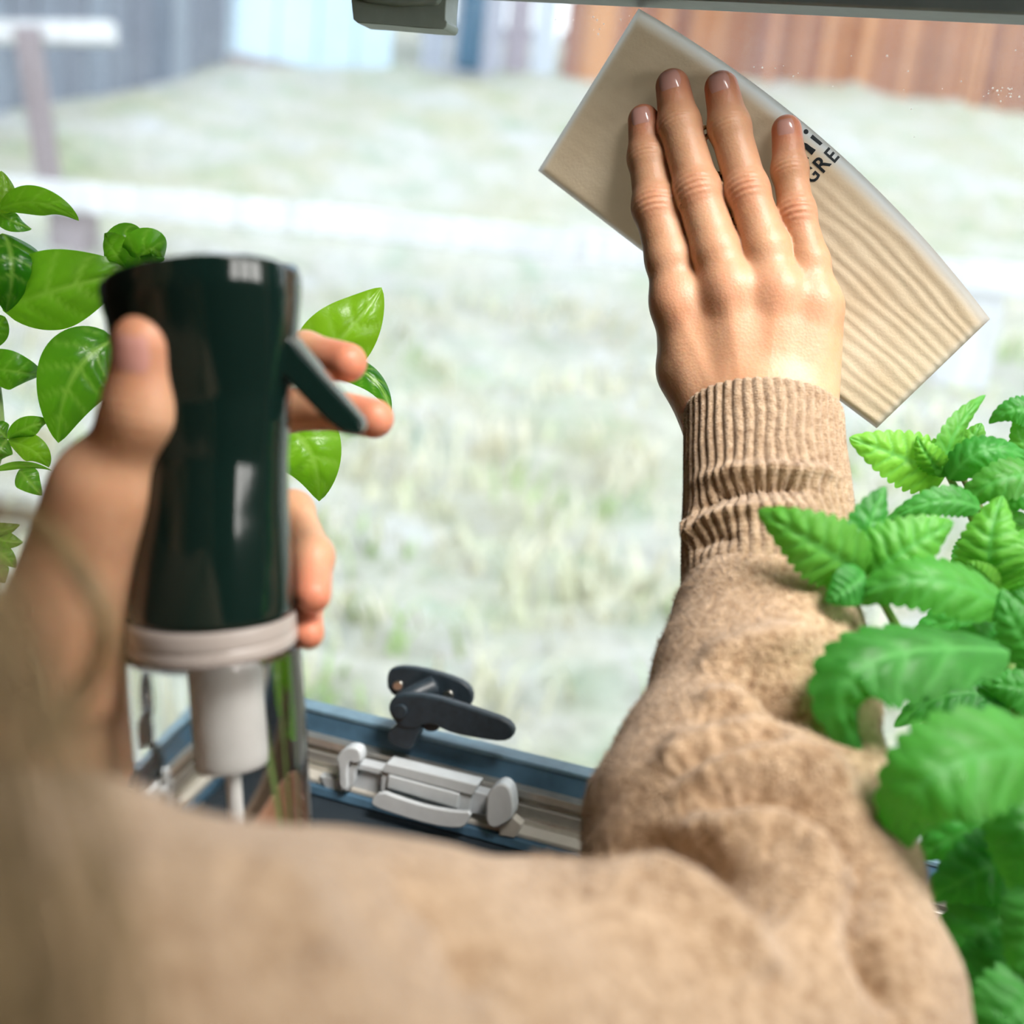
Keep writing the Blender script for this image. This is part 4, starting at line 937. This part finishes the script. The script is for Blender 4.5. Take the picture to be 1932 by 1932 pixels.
def pot(parent, top, r, h):
    """flower pot with rolled rim and soil, top centre at `top`"""
    prof = [(-h, r * .70), (-h * .30, r * .90), (-h * .28, r * .99), (0, r * 1.04), (0, r * .93), (-h * .14, r * .90), (-h * .16, 0.001)]; V, F = [], []; na = 40
    for z, rr in prof:
        for a in np.linspace(0, 2 * math.pi, na, endpoint=False): V.append(top + np.array([rr * math.cos(a), rr * math.sin(a), z]))
    for i in range(len(prof) - 1):
        for j in range(na): F.append((i * na + j, i * na + (j + 1) % na, (i + 1) * na + (j + 1) % na, (i + 1) * na + j))
    F.append(tuple(range(na))[::-1]); o = mesh('pot', V[:], F[:(len(prof) - 2) * na] + [F[-1]], M['pot'], parent)
    zz = (len(prof) - 2) * na; mesh('soil', V[zz:], [tuple(x - zz for x in f) for f in F[(len(prof) - 2) * na:-1]], M['soil'], parent)
counter_z = wpt(0, v_bot - .40, 0)[2]
# ---- basil
ptb = at(170, 1640, .50); hb_ = ptb[2] - counter_z
basil = empty('basil_plant', (ptb[0], ptb[1], counter_z)); tag(basil, 'glossy smooth-leaved basil plant at the left, behind the spray bottle', 'plant')
pot(basil, ptb, .055, hb_)
bs = ptb - np.array([0, 0, .02])
def stemline(parent, pts, r, mat): tube('stem', pts, r, mat, parent, 10)
stemline(basil, [bs + [-.02, 0, 0], at(-30, 1300, .50), at(-45, 1000, .50), at(0, 830, .50), at(-20, 600, .50), at(-10, 400, .50)], [.0028, .0026, .0024, .002, .0018, .0014], M['stem'])
stemline(basil, [bs + [.02, 0, 0], at(330, 1300, .505), at(430, 1000, .50), at(470, 800, .50), at(480, 690, .50)], [.0028, .0026, .0024, .002, .0016], M['stem'])
stemline(basil, [bs + [.0, .01, 0], at(180, 1200, .52), at(225, 900, .515), at(245, 640, .51), at(250, 520, .505)], [.0026, .0024, .0022, .002, .0016], M['stem'])
PX = .50 / FPX
BL = [ # base, mid, tip (px,py,depth offset), width px, roll, young, cup
 ((0, 395, 0), (75, 383, -.01), (149, 417, 0), 62, 25, .35, .35),
 ((-5, 400, 0), (8, 365, 0), (2, 322, 0), 60, 20, .75, .2),
 ((-5, 400, .01), (25, 418, .01), (60, 432, .015), 48, -35, .05, .2),
 ((5, 440, -.005), (22, 500, -.02), (12, 590, -.005), 124, -8, .0, .25),
 ((5, 586, 0), (115, 545, -.012), (262, 512, 0), 158, 8, .35, .22),
 ((246, 512, 0), (215, 475, -.012), (197, 440, 0), 78, -25, .3, .3),
 ((250, 512, 0), (282, 470, -.014), (306, 492, 0), 84, 25, .12, .35),
 ((246, 505, 0), (240, 455, .01), (262, 446, .006), 90, 0, .12, .3),
 ((218, 640, 0), (138, 712, -.012), (110, 836, 0), 150, 5, .15, .22),
 ((-40, 690, 0), (20, 700, -.012), (82, 708, .006), 82, 12, .12, .2),
 ((-40, 660, 0), (-10, 620, 0), (10, 598, 0), 60, 0, .1, .2),
 ((14, 828, 0), (55, 805, -.006), (93, 796, 0), 44, 10, .25, .2),
 ((14, 828, 0), (-5, 808, -.004), (-25, 785, 0), 46, 10, .25, .2),
 ((14, 828, 0), (0, 850, -.008), (-6, 872, 0), 48, 0, .12, .2),
 ((14, 832, 0), (62, 850, -.004), (92, 882, .004), 58, 15, .8, .3),
 ((-10, 888, 0), (45, 878, -.004), (98, 888, 0), 18, 30, .25, .2),
 ((36, 886, 0), (52, 905, -.006), (80, 935, 0), 52, 0, .12, .25),
 ((-30, 1000, 0), (5, 1000, -.006), (38, 990, 0), 30, 10, .3, .2),
 ((-20, 1010, 0), (15, 1020, -.006), (44, 1022, 0), 34, 0, .4, .2),
 ((-20, 1030, 0), (8, 1050, -.006), (30, 1072, 0), 40, 10, .15, .2),
 ((-20, 1060, 0), (0, 1080, -.006), (10, 1100, 0), 40, -10, .1, .2),
 ((-60, 1150, .02), (20, 1200, .01), (110, 1240, .02), 150, 0, .3, .2),
 ((-60, 1300, .02), (40, 1330, .01), (150, 1330, .02), 150, 0, .5, .2),
 ((60, 1200, .03), (130, 1290, .03), (180, 1400, .03), 140, 0, .3, .2),
 ((-80, 1420, .02), (10, 1440, .01), (130, 1450, .02), 150, 0, .4, .2),
 ((-120, 1240, .02), (-60, 1290, .01), (-10, 1400, .02), 150, 0, .2, .2),
 ((-160, 1100, .02), (-90, 1180, .01), (-40, 1290, .02), 150, 0, .2, .2),
 ((560, 702, 0), (650, 632, -.008), (720, 542, 0), 140, 10, 1.0, .15),
 ((600, 690, .012), (690, 705, .008), (738, 778, .012), 62, -30, .0, .3),
 ((505, 790, 0), (580, 845, -.014), (602, 946, .004), 152, -6, .55, .22),
 ((470, 760, .01), (420, 700, 0), (360, 640, 0), 120, 0, .2, .2),
]
for k, (b, m_, t, w, rl, yg, cp) in enumerate(BL):
    lf = leaf(basil, at(b[0], b[1], .50 + b[2]), at(m_[0], m_[1], .50 + m_[2]), at(t[0], t[1], .50 + t[2]), w * PX, 'basil', rl, cp, yg, k, .04)
# ---- lemon balm
ptm = at(1990, 2330, .43); hm_ = ptm[2] - counter_z
balm = empty('lemon_balm_plant', (ptm[0], ptm[1], counter_z)); tag(balm, 'toothed-leaved lemon balm plant at the lower right, in front of the sleeve', 'plant')
pot(balm, ptm, .06, hm_); ms = ptm - np.array([0, 0, .02])
stemline(balm, [ms, at(1960, 1750, .43), at(1925, 1380, .425), at(1885, 1150, .43), at(1850, 1010, .45), at(1790, 898, .472)], [.0032, .003, .0026, .0024, .002, .0014], M['stem'])
stemline(balm, [ms + [.02, .01, 0], at(2010, 1700, .44), at(1980, 1300, .44), at(1890, 1040, .452), at(1832, 930, .468), at(1812, 895, .474)], [.0028, .0026, .0024, .0018, .0014, .001], M['stem_red'])
stemline(balm, [ms + [-.02, .01, 0], at(1850, 1800, .43), at(1770, 1450, .435), at(1735, 1300, .425), at(1700, 1200, .42), at(1640, 1090, .405)], [.0026, .0026, .0024, .002, .0018, .0014], M['stem'])
stemline(balm, [ms + [.03, -.02, 0], at(1990, 1700, .36), at(1960, 1430, .35)], [.003, .0028, .002], M['stem'])
ML = [ # base, mid, tip (px,py,depth), width px, roll, young, cup
 ((1785, 897, .472), (1700, 862, .468), (1602, 826, .470), 122, 8, .95, .12),
 ((1782, 897, .468), (1752, 862, .462), (1730, 822, .466), 60, -10, .95, .15),
 ((1784, 900, .466), (1800, 820, .462), (1860, 745, .470), 62, 35, .45, .3),
 ((1792, 895, .478), (1825, 845, .480), (1852, 798, .482), 78, -10, .6, .15),
 ((1790, 905, .462), (1868, 848, .452), (1960, 880, .462), 84, -20, .05, .35),
 ((1985, 800, .47), (1925, 772, .462), (1866, 800, .47), 66, 15, .05, .3),
 ((1960, 860, .475), (1935, 840, .47), (1915, 790, .47), 70, 10, .35, .2),
 ((1985, 905, .45), (1890, 905, .44), (1796, 968, .455), 92, 10, .35, .25),
 ((1985, 960, .445), (1930, 930, .44), (1850, 990, .45), 80, 10, .1, .25),
 ((1628, 1086, .404), (1540, 1028, .392), (1430, 962, .402), 150, -6, .40, .15),
 ((1632, 1086, .412), (1640, 1000, .408), (1672, 918, .414), 108, 25, .0, .2),
 ((1636, 1090, .406), (1712, 1035, .400), (1800, 985, .406), 150, 10, .38, .2),
 ((1632, 1082, .398), (1600, 1110, .392), (1556, 1135, .394), 88, -10, .05, .2),
 ((1850, 960, .440), (1770, 945, .434), (1670, 985, .440), 66, 5, .1, .25),
 ((1880, 1118, .432), (1868, 1030, .424), (1892, 935, .432), 138, -5, .5, .18),
 ((1880, 1118, .436), (1915, 1050, .430), (1990, 1010, .436), 120, 0, .4, .18),
 ((1878, 1116, .428), (1850, 1085, .422), (1822, 1060, .424), 62, -5, .9, .15),
 ((1905, 1150, .405), (1745, 1095, .388), (1586, 1142, .402), 128, 18, .22, .38),
 ((1905, 1228, .378), (1625, 1262, .352), (1636, 1432, .362), 196, 12, .12, .35),
 ((1905, 1205, .415), (1800, 1225, .41), (1680, 1262, .415), 90, -40, .0, .2),
 ((1900, 1330, .425), (1800, 1310, .42), (1686, 1372, .425), 100, 25, .05, .2),
 ((1905, 1340, .42), (1820, 1360, .415), (1740, 1420, .42), 110, 10, .0, .2),
 ((2000, 1420, .345), (1765, 1462, .322), (1698, 1622, .345), 235, 5, .2, .28),
 ((1905, 1190, .44), (1820, 1170, .435), (1720, 1200, .44), 110, -20, .0, .25),
 ((1900, 1240, .44), (1850, 1290, .435), (1770, 1330, .44), 110, 15, .0, .25),
 ((1930, 1290, .43), (1880, 1330, .43), (1850, 1420, .43), 110, 0, .1, .25),
 ((1990, 1150, .44), (1940, 1140, .435), (1880, 1180, .44), 110, 0, .05, .25),
 ((1990, 1330, .42), (1930, 1300, .415), (1850, 1290, .42), 100, 10, .1, .25),
 ((1860, 1010, .455), (1900, 985, .45), (1960, 990, .455), 70, 0, .4, .25),
 ((1850, 1010, .458), (1820, 1040, .455), (1800, 1085, .455), 50, 0, .2, .25),
 ((1990, 1250, .40), (1930, 1200, .395), (1890, 1110, .40), 110, 0, .1, .2),
 ((1960, 1480, .37), (1935, 1600, .36), (1930, 1720, .37), 170, 0, .2, .2),
 ((1960, 1620, .39), (1860, 1640, .38), (1745, 1700, .39), 160, 0, .0, .2),
 ((1960, 1700, .39), (1850, 1760, .38), (1775, 1860, .39), 180, 10, .05, .2),
 ((1970, 1800, .38), (1880, 1850, .37), (1810, 1960, .38), 190, 0, .05, .2),
 ((1960, 1560, .40), (1850, 1560, .39), (1730, 1620, .40), 170, 0, .0, .2),
 ((1980, 1880, .36), (1900, 1930, .35), (1850, 2030, .36), 180, -10, .1, .2),
 ((1900, 1700, .41), (1830, 1790, .40), (1790, 1920, .41), 150, -15, .0, .2),
 ((1990, 1560, .37), (1960, 1500, .37), (1900, 1440, .38), 140, 15, .05, .2),
 ((1985, 1700, .36), (1950, 1760, .355), (1920, 1880, .36), 150, 0, .15, .2),
 ((1850, 1880, .41), (1800, 1885, .405), (1750, 1862, .405), 50, 0, 1.0, .1),
 ((1900, 1450, .425), (1830, 1480, .42), (1760, 1560, .425), 150, 0, .0, .2),
 ((1940, 1850, .42), (1840, 1930, .42), (1770, 2010, .42), 200, 0, .0, .2),
 ((2000, 1640, .43), (1900, 1680, .43), (1830, 1800, .43), 220, 0, .0, .2),
]
for k, (b, m_, t, w, rl, yg, cp) in enumerate(ML):
    leaf(balm, at(*b), at(*m_), at(*t), w * m_[2] / FPX, 'balm', rl, cp, yg, 50 + k, .06)
